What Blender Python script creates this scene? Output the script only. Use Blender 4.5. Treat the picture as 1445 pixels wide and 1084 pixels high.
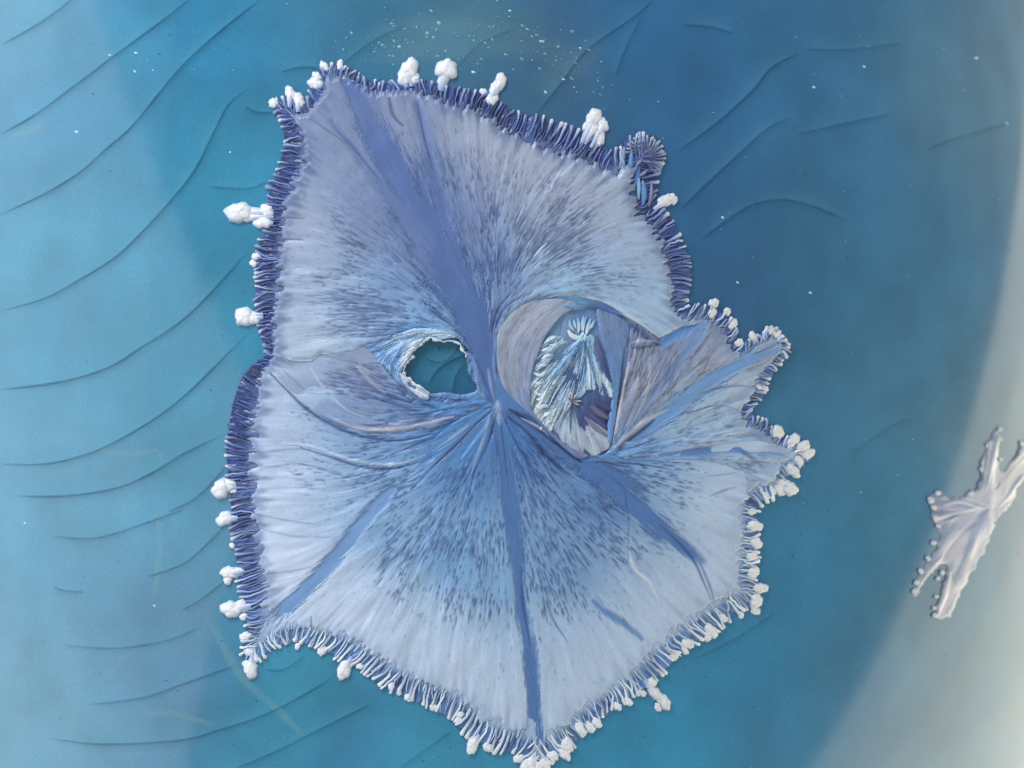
import bpy, math, random
import numpy as np
from mathutils import Vector, Matrix

random.seed(7)
rng = np.random.default_rng(11)
for o in list(bpy.data.objects):
    bpy.data.objects.remove(o)
scene = bpy.context.scene
C = scene.collection

# ------------------------------------------------------------------ camera, world, lamps
S = 0.00006                       # metres on the vase for one photograph pixel
D = 0.30                          # camera to vase front
PW, PH = 1445.0, 1084.0
R0 = 1200 * S                     # vase radius
AX = (560 - PW / 2) * S           # vase axis
RV = 0.30                         # belly curvature along the axis

cam_d = bpy.data.cameras.new('camera')
cam = bpy.data.objects.new('camera', cam_d)
C.objects.link(cam)
cam.location = (0, -D, 0)
cam.rotation_euler = (math.pi / 2, 0, 0)
cam_d.sensor_width = 36
cam_d.lens = 36 * D / (PW * S)
cam_d.clip_start = 0.005
cam_d.clip_end = 20
scene.camera = cam
cam_d.dof.use_dof = True
cam_d.dof.focus_distance = D + 0.002
cam_d.dof.aperture_fstop = 34

world = bpy.data.worlds.new('World')
scene.world = world
world.use_nodes = True
bgn = world.node_tree.nodes['Background']
bgn.inputs[0].default_value = (0.86, 0.93, 1.0, 1)
bgn.inputs[1].default_value = 0.40

scene.view_settings.view_transform = 'Standard'
scene.view_settings.look = 'None'
scene.view_settings.exposure = 0.0
scene.view_settings.gamma = 1.0


def surf(u, v):
    """points and normals of the vase wall seen at photograph pixels (u, v)"""
    u = np.asarray(u, float); v = np.asarray(v, float)
    X = (u - PW / 2) * S; Z = (PH / 2 - v) * S
    t = np.ones_like(X)
    ox, oy = -AX, -D - R0
    a = X * X + D * D
    b = 2 * (ox * X + oy * D)
    for _ in range(7):
        z = t * Z
        r = R0 - z * z / (2 * RV)
        c = ox * ox + oy * oy - r * r
        disc = np.maximum(b * b - 4 * a * c, 0)
        t = (-b - np.sqrt(disc)) / (2 * a)
    P = np.stack([t * X, -D + t * D, t * Z], -1)
    N = np.stack([P[..., 0] - AX, P[..., 1] - R0, P[..., 2] * 0], -1)
    rr = np.linalg.norm(N, axis=-1)
    N[..., 2] = rr * P[..., 2] / RV
    N /= np.linalg.norm(N, axis=-1, keepdims=True)
    return P, N


def to_world(u, v, h):
    P, N = surf(u, v)
    return P + N * (np.asarray(h, float)[..., None] * S)


def mirror(u, v):
    P, N = surf(u, v)
    d = P - np.array([0, -D, 0]); d /= np.linalg.norm(d)
    return P, d - 2 * np.dot(d, N) * N


def edge_lamp(name, pa, pb, side, dist, width, power, col, grow=0.0, grow2=None):
    """rectangular lamp one edge of which is mirrored on the vase from pixel pa to pixel pb"""
    Pa, ra = mirror(*pa); Pb, rb = mirror(*pb)
    A = Vector(Pa + ra * dist); B = Vector(Pb + rb * dist)
    mid = (A + B) / 2
    e = (B - A); ln = e.length; e.normalize()
    g2 = grow if grow2 is None else grow2
    A -= e * grow; B += e * g2; ln += grow + g2; mid = (A + B) / 2
    Pm, rm = mirror((pa[0] + pb[0]) / 2, (pa[1] + pb[1]) / 2)
    to = Vector(Pm) - mid; to.normalize()
    w = e.cross(to); w.normalize()
    Ps, rs = mirror(*side)
    if w.dot(Vector(Ps + rs * dist) - mid) < 0:
        w = -w
    cen = mid + w * width / 2
    z = -to; z = (z - e * z.dot(e) - w * z.dot(w)).normalized()
    x = w; y = z.cross(x)
    ld = bpy.data.lights.new(name, 'AREA')
    ld.shape = 'RECTANGLE'; ld.size = width; ld.size_y = ln
    ld.energy = power; ld.color = col
    lo = bpy.data.objects.new(name, ld); C.objects.link(lo)
    m = Matrix((x, y, z)).transposed().to_4x4(); m.translation = cen
    lo.matrix_world = m
    return lo


edge_lamp('window_lamp', (132, 0), (300, 430), (20, 300), 0.5, 0.80, 1.75, (1.0, 0.97, 0.96), 0.40, 0.10)
for k_ in range(4):      # side window light stacked from lamps with stepped edges, added to soften its reflection
    edge_lamp('side_window_lamp', (300 - 75 * k_, -350), (215 - 75 * k_, 1350), (-200, 500), 0.5, 0.55, 0.22, (0.95, 0.97, 1.0))
edge_lamp('warm_window_lamp', (1438, 250), (1145, 1084), (1440, 900), 0.5, 0.60, 3.7, (1.0, 0.87, 0.64), 0.35)
for k_ in range(3):  # added lamps with stepped edges, grading the warm reflection brighter to the right
    edge_lamp('warm_gradient_lamp', (1475 + 55 * k_, 300), (1190 + 55 * k_, 1084), (1440, 1000), 0.5, 0.60, 1.25, (1.0, 0.84, 0.55), 0.35)
for k_ in range(3):
    edge_lamp('far_side_lamp', (1270 + 40 * k_, -300), (1380 + 40 * k_, 900), (1440, 100), 0.5, 0.50, 0.14, (1.0, 0.95, 0.86), 0.2)
kd = bpy.data.lights.new('added_key_lamp', 'AREA')  # added key light from above, for relief; no such lamp is seen
kd.shape = 'DISK'; kd.size = 0.22; kd.energy = 2.5; kd.color = (1.0, 0.97, 0.94)
key = bpy.data.objects.new('added_key_lamp', kd); C.objects.link(key)
key.location = (-0.22, -0.30, 0.42)
key.rotation_euler = (Vector(key.location) - Vector((0, 0, 0))).to_track_quat('Z', 'Y').to_euler()


# ------------------------------------------------------------------ colour and materials
def lin(c):
    c = np.asarray(c, float) / 255.0
    return np.where(c <= 0.04045, c / 12.92, ((c + 0.055) / 1.055) ** 2.4)


def crystal_mat(name, rough, coat, gain=1.0, bump=0.0):
    m = bpy.data.materials.new(name); m.use_nodes = True
    nt = m.node_tree; b = nt.nodes['Principled BSDF']
    at = nt.nodes.new('ShaderNodeAttribute'); at.attribute_name = 'Col'
    tc = nt.nodes.new('ShaderNodeTexCoord')
    nz = nt.nodes.new('ShaderNodeTexNoise'); nz.inputs['Scale'].default_value = 5200
    nz.inputs['Detail'].default_value = 3
    mr = nt.nodes.new('ShaderNodeMapRange')
    mr.inputs['From Min'].default_value = 0.25; mr.inputs['From Max'].default_value = 0.75
    mr.inputs['To Min'].default_value = 0.93 * gain; mr.inputs['To Max'].default_value = 1.07 * gain
    mx = nt.nodes.new('ShaderNodeVectorMath'); mx.operation = 'SCALE'
    nt.links.new(tc.outputs['Object'], nz.inputs['Vector'])
    nt.links.new(nz.outputs['Fac'], mr.inputs['Value'])
    nt.links.new(at.outputs['Color'], mx.inputs[0])
    nt.links.new(mr.outputs['Result'], mx.inputs['Scale'])
    nt.links.new(mx.outputs['Vector'], b.inputs['Base Color'])
    b.inputs['Roughness'].default_value = rough
    b.inputs['Specular IOR Level'].default_value = 0.45
    b.inputs['Coat Weight'].default_value = coat
    b.inputs['Coat Roughness'].default_value = 0.12
    if bump > 0:
        bp = nt.nodes.new('ShaderNodeBump'); bp.inputs['Strength'].default_value = bump
        bp.inputs['Distance'].default_value = 0.00004
        nt.links.new(nz.outputs['Fac'], bp.inputs['Height'])
        nt.links.new(bp.outputs['Normal'], b.inputs['Normal'])
    return m


M_SHEET = crystal_mat('crystal_sheet', 0.45, 0.14)
M_SILVER = crystal_mat('silver_sheet', 0.4, 1.0)
M_FRINGE = crystal_mat('crystal_fringe', 0.5, 0.25)
M_BEAD = crystal_mat('crystal_bead', 0.55, 0.2, 1.0, 0.35)


def glaze_mat():
    m = bpy.data.materials.new('teal_glaze'); m.use_nodes = True
    nt = m.node_tree; b = nt.nodes['Principled BSDF']
    at = nt.nodes.new('ShaderNodeAttribute'); at.attribute_name = 'Col'
    tc = nt.nodes.new('ShaderNodeTexCoord')
    n1 = nt.nodes.new('ShaderNodeTexNoise'); n1.inputs['Scale'].default_value = 6500
    n1.inputs['Detail'].default_value = 2
    n2 = nt.nodes.new('ShaderNodeTexNoise'); n2.inputs['Scale'].default_value = 170
    n2.inputs['Detail'].default_value = 4
    r1 = nt.nodes.new('ShaderNodeMapRange'); r2 = nt.nodes.new('ShaderNodeMapRange')
    for r, a, c in ((r1, 0.91, 1.09), (r2, 0.86, 1.14)):
        r.inputs['From Min'].default_value = 0.28; r.inputs['From Max'].default_value = 0.72
        r.inputs['To Min'].default_value = a; r.inputs['To Max'].default_value = c
    mul = nt.nodes.new('ShaderNodeMath'); mul.operation = 'MULTIPLY'
    mx = nt.nodes.new('ShaderNodeVectorMath'); mx.operation = 'SCALE'
    for n, r in ((n1, r1), (n2, r2)):
        nt.links.new(tc.outputs['Object'], n.inputs['Vector'])
        nt.links.new(n.outputs['Fac'], r.inputs['Value'])
    nt.links.new(r1.outputs[0], mul.inputs[0]); nt.links.new(r2.outputs[0], mul.inputs[1])
    nt.links.new(at.outputs['Color'], mx.inputs[0]); nt.links.new(mul.outputs[0], mx.inputs['Scale'])
    nt.links.new(mx.outputs['Vector'], b.inputs['Base Color'])
    b.inputs['Roughness'].default_value = 0.095
    b.inputs['IOR'].default_value = 1.62
    return m


M_GLAZE = glaze_mat()


def thin_mat(name, col, alpha, rough=0.3):
    """a thin translucent film in the glaze; alpha comes from the 'Col' attribute's alpha"""
    m = bpy.data.materials.new(name); m.use_nodes = True
    nt = m.node_tree; b = nt.nodes['Principled BSDF']
    b.inputs['Base Color'].default_value = (*lin(col), 1)
    b.inputs['Roughness'].default_value = rough
    b.inputs['Specular IOR Level'].default_value = 0.2
    at = nt.nodes.new('ShaderNodeAttribute'); at.attribute_name = 'Col'
    mu = nt.nodes.new('ShaderNodeMath'); mu.operation = 'MULTIPLY'; mu.inputs[1].default_value = alpha
    nt.links.new(at.outputs['Fac'], mu.inputs[0])
    nt.links.new(mu.outputs[0], b.inputs['Alpha'])
    return m


M_CRACK_AND_SHADE = thin_mat('crack_line_and_shade', (10, 48, 80), 0.5)
M_SHEEN = thin_mat('crack_sheen', (120, 205, 235), 0.5)  # light caught beside the cracks, painted as a pale strip
M_TAN = thin_mat('pale_film', (158, 204, 208), 0.27)
M_SPECK = crystal_mat('speck', 0.35, 0.3)


# ------------------------------------------------------------------ mesh helpers
def link(name, me, mat, parent=None, smooth=True):
    o = bpy.data.objects.new(name, me)
    C.objects.link(o)
    if mat: me.materials.append(mat)
    if smooth and len(me.polygons):
        me.polygons.foreach_set('use_smooth', np.ones(len(me.polygons), bool))
    if parent is not None:
        o.parent = parent
        o.matrix_parent_inverse = Matrix.Translation(-origin_of(parent))
    return o


def origin_of(p):
    return p.location.copy() if p.type == 'EMPTY' else Vector((0, 0, 0))   # parts already sit at the world origin


TONE = np.array([0.93, 0.99, 1.0])      # the crystal's overall steel-blue cast


def np_mesh(name, V, F, col):
    """V (n,3), F (m,4) int, col (n,3) linear or (n,4)"""
    me = bpy.data.meshes.new(name)
    n, m = len(V), len(F); k = F.shape[1]
    me.vertices.add(n); me.vertices.foreach_set('co', np.ascontiguousarray(V, np.float32).ravel())
    me.loops.add(m * k); me.loops.foreach_set('vertex_index', np.ascontiguousarray(F, np.int32).ravel())
    me.polygons.add(m); me.polygons.foreach_set('loop_start', np.arange(0, m * k, k, dtype=np.int32))
    ca = me.color_attributes.new('Col', 'FLOAT_COLOR', 'POINT')
    full = np.ones((n, 4), np.float32); full[:, :3] = col * (TONE + (1 - TONE) * sstep(.45, .75, col.mean(1, keepdims=True)) if name not in ('glazed_wall', 'crack', 'painted_crack_shade', 'painted_crack_sheen', 'pale_streak', 'cloudy_patch', 'bead', 'glaze_specks') else 1.0)
    ca.data.foreach_set('color', full.ravel())
    me.update(calc_edges=True); me.validate()
    return me


def thing(name, label, cat, px, group=None):
    o = bpy.data.objects.new(name, None)
    C.objects.link(o)
    P, N = surf(*px); o.location = Vector(P); o.empty_display_size = 0.005
    o['label'] = label; o['category'] = cat
    if group: o['group'] = group
    return o


def catmull(pts, step=2.0, closed=False):
    p = np.asarray(pts, float)
    n = len(p); out = []
    rngk = range(n) if closed else range(n - 1)
    for i in rngk:
        if closed:
            a, b, c, d = p[(i - 1) % n], p[i], p[(i + 1) % n], p[(i + 2) % n]
        else:
            a = p[max(i - 1, 0)]; b = p[i]; c = p[i + 1]; d = p[min(i + 2, n - 1)]
        L = max(2, int(np.hypot(*(c - b)[:2]) / step))
        t = np.linspace(0, 1, L, endpoint=False)[:, None]
        out.append(0.5 * ((2 * b) + (-a + c) * t + (2 * a - 5 * b + 4 * c - d) * t ** 2 + (-a + 3 * b - 3 * c + d) * t ** 3))
    if not closed: out.append(p[-1:])
    return np.concatenate(out)


def sstep(a, b, x):
    t = np.clip((x - a) / (b - a), 0, 1)
    return t * t * (3 - 2 * t)


class Field:
    def __init__(s, x0, y0, x1, y1, g):
        s.x0, s.y0, s.g = x0, y0, g
        s.nx = int((x1 - x0) / g) + 1; s.ny = int((y1 - y0) / g) + 1
        s.X, s.Y = np.meshgrid(x0 + g * np.arange(s.nx), y0 + g * np.arange(s.ny))

    def inside(s, poly):
        poly = np.asarray(poly)[:, :2]
        r = np.zeros(s.X.shape, bool)
        ys = s.Y[:, 0]; xs = s.X[0]
        for (xa, ya), (xb, yb) in zip(poly, np.roll(poly, -1, 0)):
            if ya == yb: continue
            rows = np.where((ys >= min(ya, yb)) & (ys < max(ya, yb)))[0]
            for j in rows:
                xc = xa + (ys[j] - ya) * (xb - xa) / (yb - ya)
                r[j, xs < xc] ^= True
        return r

    def polydist(s, pts, closed=True, vals=None, lim=80):
        """distance to a polyline of close points, and the carried value of the closest one"""
        dd = np.full(s.X.shape, 1e9); vv = None
        if vals is not None: vv = np.zeros(s.X.shape + (vals.shape[1],))
        k = int(lim / s.g)
        for i, p in enumerate(pts):
            ci = int((p[0] - s.x0) / s.g); cj = int((p[1] - s.y0) / s.g)
            a, b = max(ci - k, 0), min(ci + k, s.nx); c, d = max(cj - k, 0), min(cj + k, s.ny)
            if a >= b or c >= d: continue
            q = (s.X[c:d, a:b] - p[0]) ** 2 + (s.Y[c:d, a:b] - p[1]) ** 2
            w = q < dd[c:d, a:b]
            dd[c:d, a:b][w] = q[w]
            if vv is not None: vv[c:d, a:b][w] = vals[i]
        dd = np.sqrt(dd)
        return (dd, vv) if vv is not None else dd

    def interp(s, pts, vals, soft=28.0, pw=2.0, cell=9.0):
        nx = int((s.nx * s.g) / cell) + 2; ny = int((s.ny * s.g) / cell) + 2
        cx, cy = np.meshgrid(s.x0 + cell * np.arange(nx), s.y0 + cell * np.arange(ny))
        d2 = (cx[..., None] - pts[:, 0]) ** 2 + (cy[..., None] - pts[:, 1]) ** 2
        w = 1.0 / (d2 + soft * soft) ** pw
        w /= w.sum(-1, keepdims=True)
        lo = w @ vals
        return s.up(lo, cell)

    def up(s, lo, cell):
        fx = (s.X - s.x0) / cell; fy = (s.Y - s.y0) / cell
        ix = np.minimum(fx.astype(int), lo.shape[1] - 2); iy = np.minimum(fy.astype(int), lo.shape[0] - 2)
        tx = fx - ix; ty = fy - iy
        tx = tx * tx * (3 - 2 * tx) if lo.ndim == 2 else tx; ty = ty * ty * (3 - 2 * ty) if lo.ndim == 2 else ty
        if lo.ndim == 3: tx = tx[..., None]; ty = ty[..., None]
        return (lo[iy, ix] * (1 - tx) + lo[iy, ix + 1] * tx) * (1 - ty) + (lo[iy + 1, ix] * (1 - tx) + lo[iy + 1, ix + 1] * tx) * ty

    def noise(s, cell, oct=3):
        r = np.zeros(s.X.shape); a = 1.0; t = 0
        for _ in range(oct):
            nx = int(s.nx * s.g / cell) + 3; ny = int(s.ny * s.g / cell) + 3
            r += a * s.up(rng.random((ny, nx)), cell); t += a
            a *= 0.5; cell = max(cell * 0.5, s.g)
        return r / t

    def flow(s, guides):
        P = []; T = []
        for gd in guides:
            c = catmull(gd, 10)
            t = np.gradient(c, axis=0); t /= np.linalg.norm(t, axis=1, keepdims=True) + 1e-9
            P.append(c); T.append(t)
        P = np.concatenate(P); T = np.concatenate(T)
        f = s.interp(P, T, 12.0, 2.0)
        return f / (np.linalg.norm(f, axis=-1, keepdims=True) + 1e-9)

    def look(s, A, x, y):
        i = np.clip(np.rint((x - s.x0) / s.g).astype(int), 0, s.nx - 1)
        j = np.clip(np.rint((y - s.y0) / s.g).astype(int), 0, s.ny - 1)
        return A[j, i]

    def lic(s, f, L=16, mask=None, base=None):
        N = rng.random(s.X.shape) if base is None else base
        if mask is None: mask = np.ones(s.X.shape, bool)
        x0 = s.X[mask]; y0 = s.Y[mask]
        acc = N[mask].copy(); w = 1.0
        for sg in (1, -1):
            x = x0.copy(); y = y0.copy()
            for k in range(L):
                v = s.look(f, x, y)
                x += sg * s.g * v[:, 0]; y += sg * s.g * v[:, 1]
                acc += s.look(N, x, y)
        acc /= 2 * L + 1
        acc = (acc - acc.mean()) / (acc.std() + 1e-9)
        r = np.zeros(s.X.shape); r[mask] = acc
        return r

    def strokes(s, f, px, py, length, amp, width):
        """tapered marks that follow the flow; returns a 0..1 buffer"""
        B = np.zeros(s.X.shape)
        x = px - 0.0; y = py - 0.0
        K = int(length.max() / s.g) + 1
        x = x.copy(); y = y.copy()
        for k in range(K):
            t = k * s.g / length
            live = t <= 1
            if not live.any(): break
            prof = np.clip(np.sin(np.pi * np.clip(t, 0, 1) ** 0.7), 0, 1)
            ci = np.rint((x - s.x0) / s.g).astype(int); cj = np.rint((y - s.y0) / s.g).astype(int)
            for dj in (-3, -2, -1, 0, 1, 2, 3):
                for di in (-3, -2, -1, 0, 1, 2, 3):
                    ii = ci + di; jj = cj + dj
                    ok = live & (ii >= 0) & (ii < s.nx) & (jj >= 0) & (jj < s.ny)
                    gx = s.x0 + ii * s.g - x; gy = s.y0 + jj * s.g - y
                    wv = amp * prof * np.exp(-(gx * gx + gy * gy) / (2 * (width * (0.4 + 0.6 * prof)) ** 2))
                    np.maximum.at(B, (jj[ok], ii[ok]), wv[ok])
            v = s.look(f, x, y)
            x = x + s.g * v[:, 0]; y = y + s.g * v[:, 1]
        return B

    def build(s, name, cells, layer, H, col, mat, parent, skirt=-0.6):
        """mesh of the grid cells in `cells`; skirts run down where the whole layer ends"""
        jj, ii = np.where(cells)
        if len(jj) == 0: return None
        nx = s.nx
        quad = np.stack([jj * nx + ii, (jj + 1) * nx + ii, (jj + 1) * nx + ii + 1, jj * nx + ii + 1], 1)
        used, inv = np.unique(quad, return_inverse=True)
        F = inv.reshape(quad.shape)
        X = s.X.ravel()[used]; Y = s.Y.ravel()[used]
        V = to_world(X, Y, H.ravel()[used])
        cc = col.reshape(-1, 3)[used]
        L = np.pad(layer, 1)
        sk = []
        lut = np.full(s.X.size, -1); lut[used] = np.arange(len(used))
        for dj, di, a, b in ((0, -1, (0, 0), (1, 0)), (0, 1, (1, 1), (0, 1)), (-1, 0, (0, 1), (0, 0)), (1, 0, (1, 0), (1, 1))):
            e = ~L[jj + 1 + dj, ii + 1 + di]
            j, i = jj[e], ii[e]
            sk.append(np.stack([lut[(j + a[0]) * nx + i + a[1]], lut[(j + b[0]) * nx + i + b[1]]], 1))
        sk = np.concatenate(sk)
        if len(sk):
            vs, inv2 = np.unique(sk, return_inverse=True); inv2 = inv2.reshape(sk.shape)
            low = to_world(X[vs], Y[vs], np.full(len(vs), skirt)); n0 = len(V)
            V = np.concatenate([V, low]); cc = np.concatenate([cc, cc[vs]])
            F = np.concatenate([F, np.stack([sk[:, 1], sk[:, 0], inv2[:, 0] + n0, inv2[:, 1] + n0], 1)])
        o = link(name, np_mesh(name, V, F, cc), mat, parent)
        # normals of the whole sheet, so that neighbouring parts shade without a seam
        j0, j1, i0, i1 = max(jj.min() - 2, 0), min(jj.max() + 4, s.ny), max(ii.min() - 2, 0), min(ii.max() + 4, s.nx)
        W = to_world(s.X[j0:j1, i0:i1], s.Y[j0:j1, i0:i1], H[j0:j1, i0:i1])
        Nn = np.cross(np.gradient(W, axis=0), np.gradient(W, axis=1))
        Nn /= np.linalg.norm(Nn, axis=-1, keepdims=True) + 1e-20
        if Nn[..., 1].mean() > 0: Nn = -Nn
        nv = Nn[used // nx - j0, used % nx - i0]
        if len(V) > len(used): nv = np.concatenate([nv, nv[vs]])
        o.data.normals_split_custom_set_from_vertices(nv.tolist())
        return o


def ridge(name, path, widths, heights, cols, base, mat, parent, rings=6, sect=5, end=True, pool=None):
    """a rounded tapering ridge along a path of pixels"""
    p = np.asarray(path, float)
    if len(p) != rings:
        d = np.r_[0, np.cumsum(np.hypot(*np.diff(p, axis=0).T))]
        q = catmull(p, max(d[-1] / 40, .5)); d = np.r_[0, np.cumsum(np.hypot(*np.diff(q, axis=0).T))]
        tt = np.linspace(0, d[-1], rings)
        p = np.stack([np.interp(tt, d, q[:, 0]), np.interp(tt, d, q[:, 1])], 1)
    t = np.gradient(p, axis=0); t /= np.linalg.norm(t, axis=1, keepdims=True) + 1e-9
    nrm = np.stack([-t[:, 1], t[:, 0]], 1)
    k = np.linspace(0, 1, rings)
    w = np.interp(k, np.linspace(0, 1, len(widths)), widths)
    h = np.interp(k, np.linspace(0, 1, len(heights)), heights)
    cols = np.asarray(cols, float)
    cl = np.stack([np.interp(k, np.linspace(0, 1, len(cols)), cols[:, c]) for c in range(3)], 1)
    ang = np.linspace(-1, 1, sect)
    U = p[:, None, 0] + nrm[:, None, 0] * ang * w[:, None]
    Vv = p[:, None, 1] + nrm[:, None, 1] * ang * w[:, None]
    b = np.interp(k, np.linspace(0, 1, len(base)), base) if np.ndim(base) else np.full(rings, base)
    prof = np.sqrt(np.clip(1 - ang * ang, 0, 1))
    H = b[:, None] + h[:, None] * prof - (prof < 0.01) * 1.2
    if end:
        U = np.concatenate([U, np.repeat((p[-1] + t[-1] * w[-1] * .7)[None, :1], sect, 1)])
        Vv = np.concatenate([Vv, np.repeat((p[-1] + t[-1] * w[-1] * .7)[None, 1:], sect, 1)])
        H = np.concatenate([H, np.full((1, sect), b[-1] - 1.2)])
        cl = np.concatenate([cl, cl[-1:]])
    nr = len(U)
    V = to_world(U.ravel(), Vv.ravel(), H.ravel())
    F = []
    for i in range(nr - 1):
        for j in range(sect - 1):
            a = i * sect + j
            F.append((a, a + 1, a + sect + 1, a + sect))
    if pool is not None:
        pool.append((V, np.array(F), lin(np.repeat(cl, sect, 0))))
        return None
    return link(name, np_mesh(name, V, np.array(F), lin(np.repeat(cl, sect, 0))), mat, parent)


def ribbon(name, path, width, mat, parent, h=0.5, fade=0.18, side=0.0, amp=1.0):
    """flat tapering strip; side>0 makes it a one-sided fading plane"""
    c = catmull(path, 5)
    n = len(c)
    t = np.gradient(c, axis=0); t /= np.linalg.norm(t, axis=1, keepdims=True) + 1e-9
    nr = np.stack([-t[:, 1], t[:, 0]], 1)
    k = np.linspace(0, 1, n)
    e = sstep(0, fade, k) * sstep(0, fade, 1 - k)
    wob = 0.75 + 0.5 * np.interp(k, np.linspace(0, 1, max(4, n // 5)), rng.random(max(4, n // 5)))
    if side == 0:
        offs = np.array([-1, -0.35, 0.35, 1]); al = np.array([0, 1, 1, 0])
        U = c[:, None] + nr[:, None] * (offs * width)[None, :, None] * (wob * (0.5 + 0.5 * e))[:, None, None]
    else:
        offs = np.array([0, 0.12, 0.45, 1.0]); al = np.array([0.2, 1, 0.4, 0])
        U = c[:, None] + nr[:, None] * (offs * width * side)[None, :, None] * (0.4 + 0.6 * e)[:, None, None]
    A = (al[None] * e[:, None] * (wob[:, None] * 0.9) * amp).clip(0, 1)
    V = to_world(U[..., 0].ravel(), U[..., 1].ravel(), np.full(U[..., 0].size, h))
    F = []
    for i in range(n - 1):
        for j in range(3):
            a = i * 4 + j; F.append((a, a + 1, a + 5, a + 4))
    col = np.repeat(A.reshape(-1, 1), 3, 1)
    return link(name, np_mesh(name, V, np.array(F), col), mat, parent)


def bead(parent, x, y, r, ang, col=(238, 240, 245), asp=1.15, base=1.5, name='bead', hgt=0.5):
    """lumpy cauliflower-like knob"""
    seg, rg = 20, 6
    ph = rng.random(4) * 6.28
    nl = rng.integers(3, 6)
    th = np.linspace(0, 2 * np.pi, seg, endpoint=False)
    out = 1 + 0.07 * np.cos(nl * th + ph[0]) + 0.07 * np.cos((nl + 3) * th + ph[1]) + 0.13 * np.cos(2 * th + ph[3]) + 0.02 * rng.standard_normal(seg)
    ca, sa = math.cos(ang), math.sin(ang)
    V = []; cols = []
    c0 = np.array(col, float)
    for i in range(rg):
        q = 1 - i / (rg - 1) * 0.93
        zz = math.sqrt(max(0, 1 - q * q)) if i else -0.25
        lump = 1 + 0.16 * np.cos(nl * th + ph[2] + .4 * i) * q + 0.03 * rng.standard_normal(seg)
        lx = r * asp * q * out * np.cos(th); ly = r * q * out * np.sin(th)
        V.append(np.stack([x + lx * ca - ly * sa, y + lx * sa + ly * ca, base + r * hgt * zz * lump], 1))
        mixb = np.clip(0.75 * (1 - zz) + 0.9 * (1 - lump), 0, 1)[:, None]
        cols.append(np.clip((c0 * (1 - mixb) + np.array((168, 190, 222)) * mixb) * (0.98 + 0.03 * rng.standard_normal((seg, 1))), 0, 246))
    V.append(np.array([[x, y, base + r * hgt]])); cols.append(c0[None])
    V = np.concatenate(V); cols = np.concatenate(cols)
    F = []
    for i in range(rg - 1):
        for j in range(seg):
            F.append((i * seg + j, i * seg + (j + 1) % seg, (i + 1) * seg + (j + 1) % seg, (i + 1) * seg + j))
    top = rg * seg
    for j in range(0, seg, 2):
        F.append(((rg - 1) * seg + j, (rg - 1) * seg + j + 1, (rg - 1) * seg + (j + 2) % seg, top))
    W = to_world(V[:, 0], V[:, 1], V[:, 2])
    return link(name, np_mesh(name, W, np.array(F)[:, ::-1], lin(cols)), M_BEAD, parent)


# ------------------------------------------------------------------ the glazed vase wall
th_f = np.concatenate([np.linspace(-3.14159, -0.95, 40, endpoint=False), np.linspace(-0.95, 1.25, 520, endpoint=False),
                       np.linspace(1.25, 3.14159, 40)])
zz_f = np.concatenate([np.linspace(-0.11, -0.04, 30, endpoint=False), np.linspace(-0.04, 0.04, 380, endpoint=False),
                       np.linspace(0.04, 0.11, 31)])
TH, ZZ = np.meshgrid(th_f, zz_f)
RR = R0 - ZZ ** 2 / (2 * RV)
VG = np.stack([AX + RR * np.sin(TH), R0 - RR * np.cos(TH), ZZ], -1)
# back to photograph pixels, for laying the pigment
tt = D / (VG[..., 1] + D)
gu = VG[..., 0] * tt / S + PW / 2; gv = PH / 2 - VG[..., 2] * tt / S
GC = [  # u, v, r, g, b : the glaze's own colour
    (0, 0, 60, 140, 172), (150, 100, 48, 132, 168), (300, 60, 36, 124, 164), (100, 400, 52, 140, 172), (300, 250, 40, 130, 164),
    (100, 700, 60, 140, 170), (60, 1000, 70, 146, 174), (250, 950, 58, 130, 164), (300, 600, 44, 134, 166), (420, 1000, 44, 138, 168),
    (500, 1050, 46, 126, 164), (600, 1050, 44, 138, 172), (500, 50, 44, 116, 150), (650, 50, 50, 112, 142), (800, 90, 46, 100, 136),
    (900, 60, 36, 92, 136), (1000, 150, 38, 90, 134), (1000, 300, 38, 86, 128), (1100, 100, 42, 96, 136), (1200, 200, 48, 100, 138),
    (1350, 150, 74, 112, 140), (1060, 420, 40, 84, 122), (1150, 400, 48, 100, 134), (1250, 500, 58, 106, 138), (1200, 700, 54, 108, 140),
    (1130, 800, 48, 112, 148), (1050, 950, 44, 112, 150), (950, 1040, 46, 122, 158), (1100, 1050, 52, 108, 142), (1300, 900, 70, 112, 138),
    (1400, 600, 78, 112, 136), (620, 500, 30, 112, 142), (640, 540, 22, 90, 130), (1200, 950, 54, 104, 136)]
GC = np.array(GC, float)
GC[:, 2] *= 1.22
GC[GC[:, 0] > 880, 3:] *= 1.12
GC[GC[:, 0] > 880, 2] *= .86
gp = GC[:, :2]; gcl = lin(GC[:, 2:])
flat_u = np.clip(gu.ravel(), -60, 1500); flat_v = np.clip(gv.ravel(), -60, 1150)
colg = np.zeros((flat_u.size, 3))
for k0 in range(0, flat_u.size, 40000):
    sl = slice(k0, k0 + 40000)
    w = 1 / ((flat_u[sl, None] - gp[:, 0]) ** 2 + (flat_v[sl, None] - gp[:, 1]) ** 2 + 55 ** 2) ** 1.8
    colg[sl] = (w / w.sum(1, keepdims=True)) @ gcl
ny_, nx_ = TH.shape
idx = np.arange(ny_ * nx_).reshape(ny_, nx_)
FG = np.stack([idx[:-1, :-1], idx[:-1, 1:], idx[1:, 1:], idx[1:, :-1]], -1).reshape(-1, 4)
glaze = link('glazed_wall', np_mesh('glazed_wall', VG.reshape(-1, 3), FG, colg), M_GLAZE)
glaze['kind'] = 'structure'
glaze['label'] = 'glossy teal crackled glaze on a rounded ceramic wall'

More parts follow.
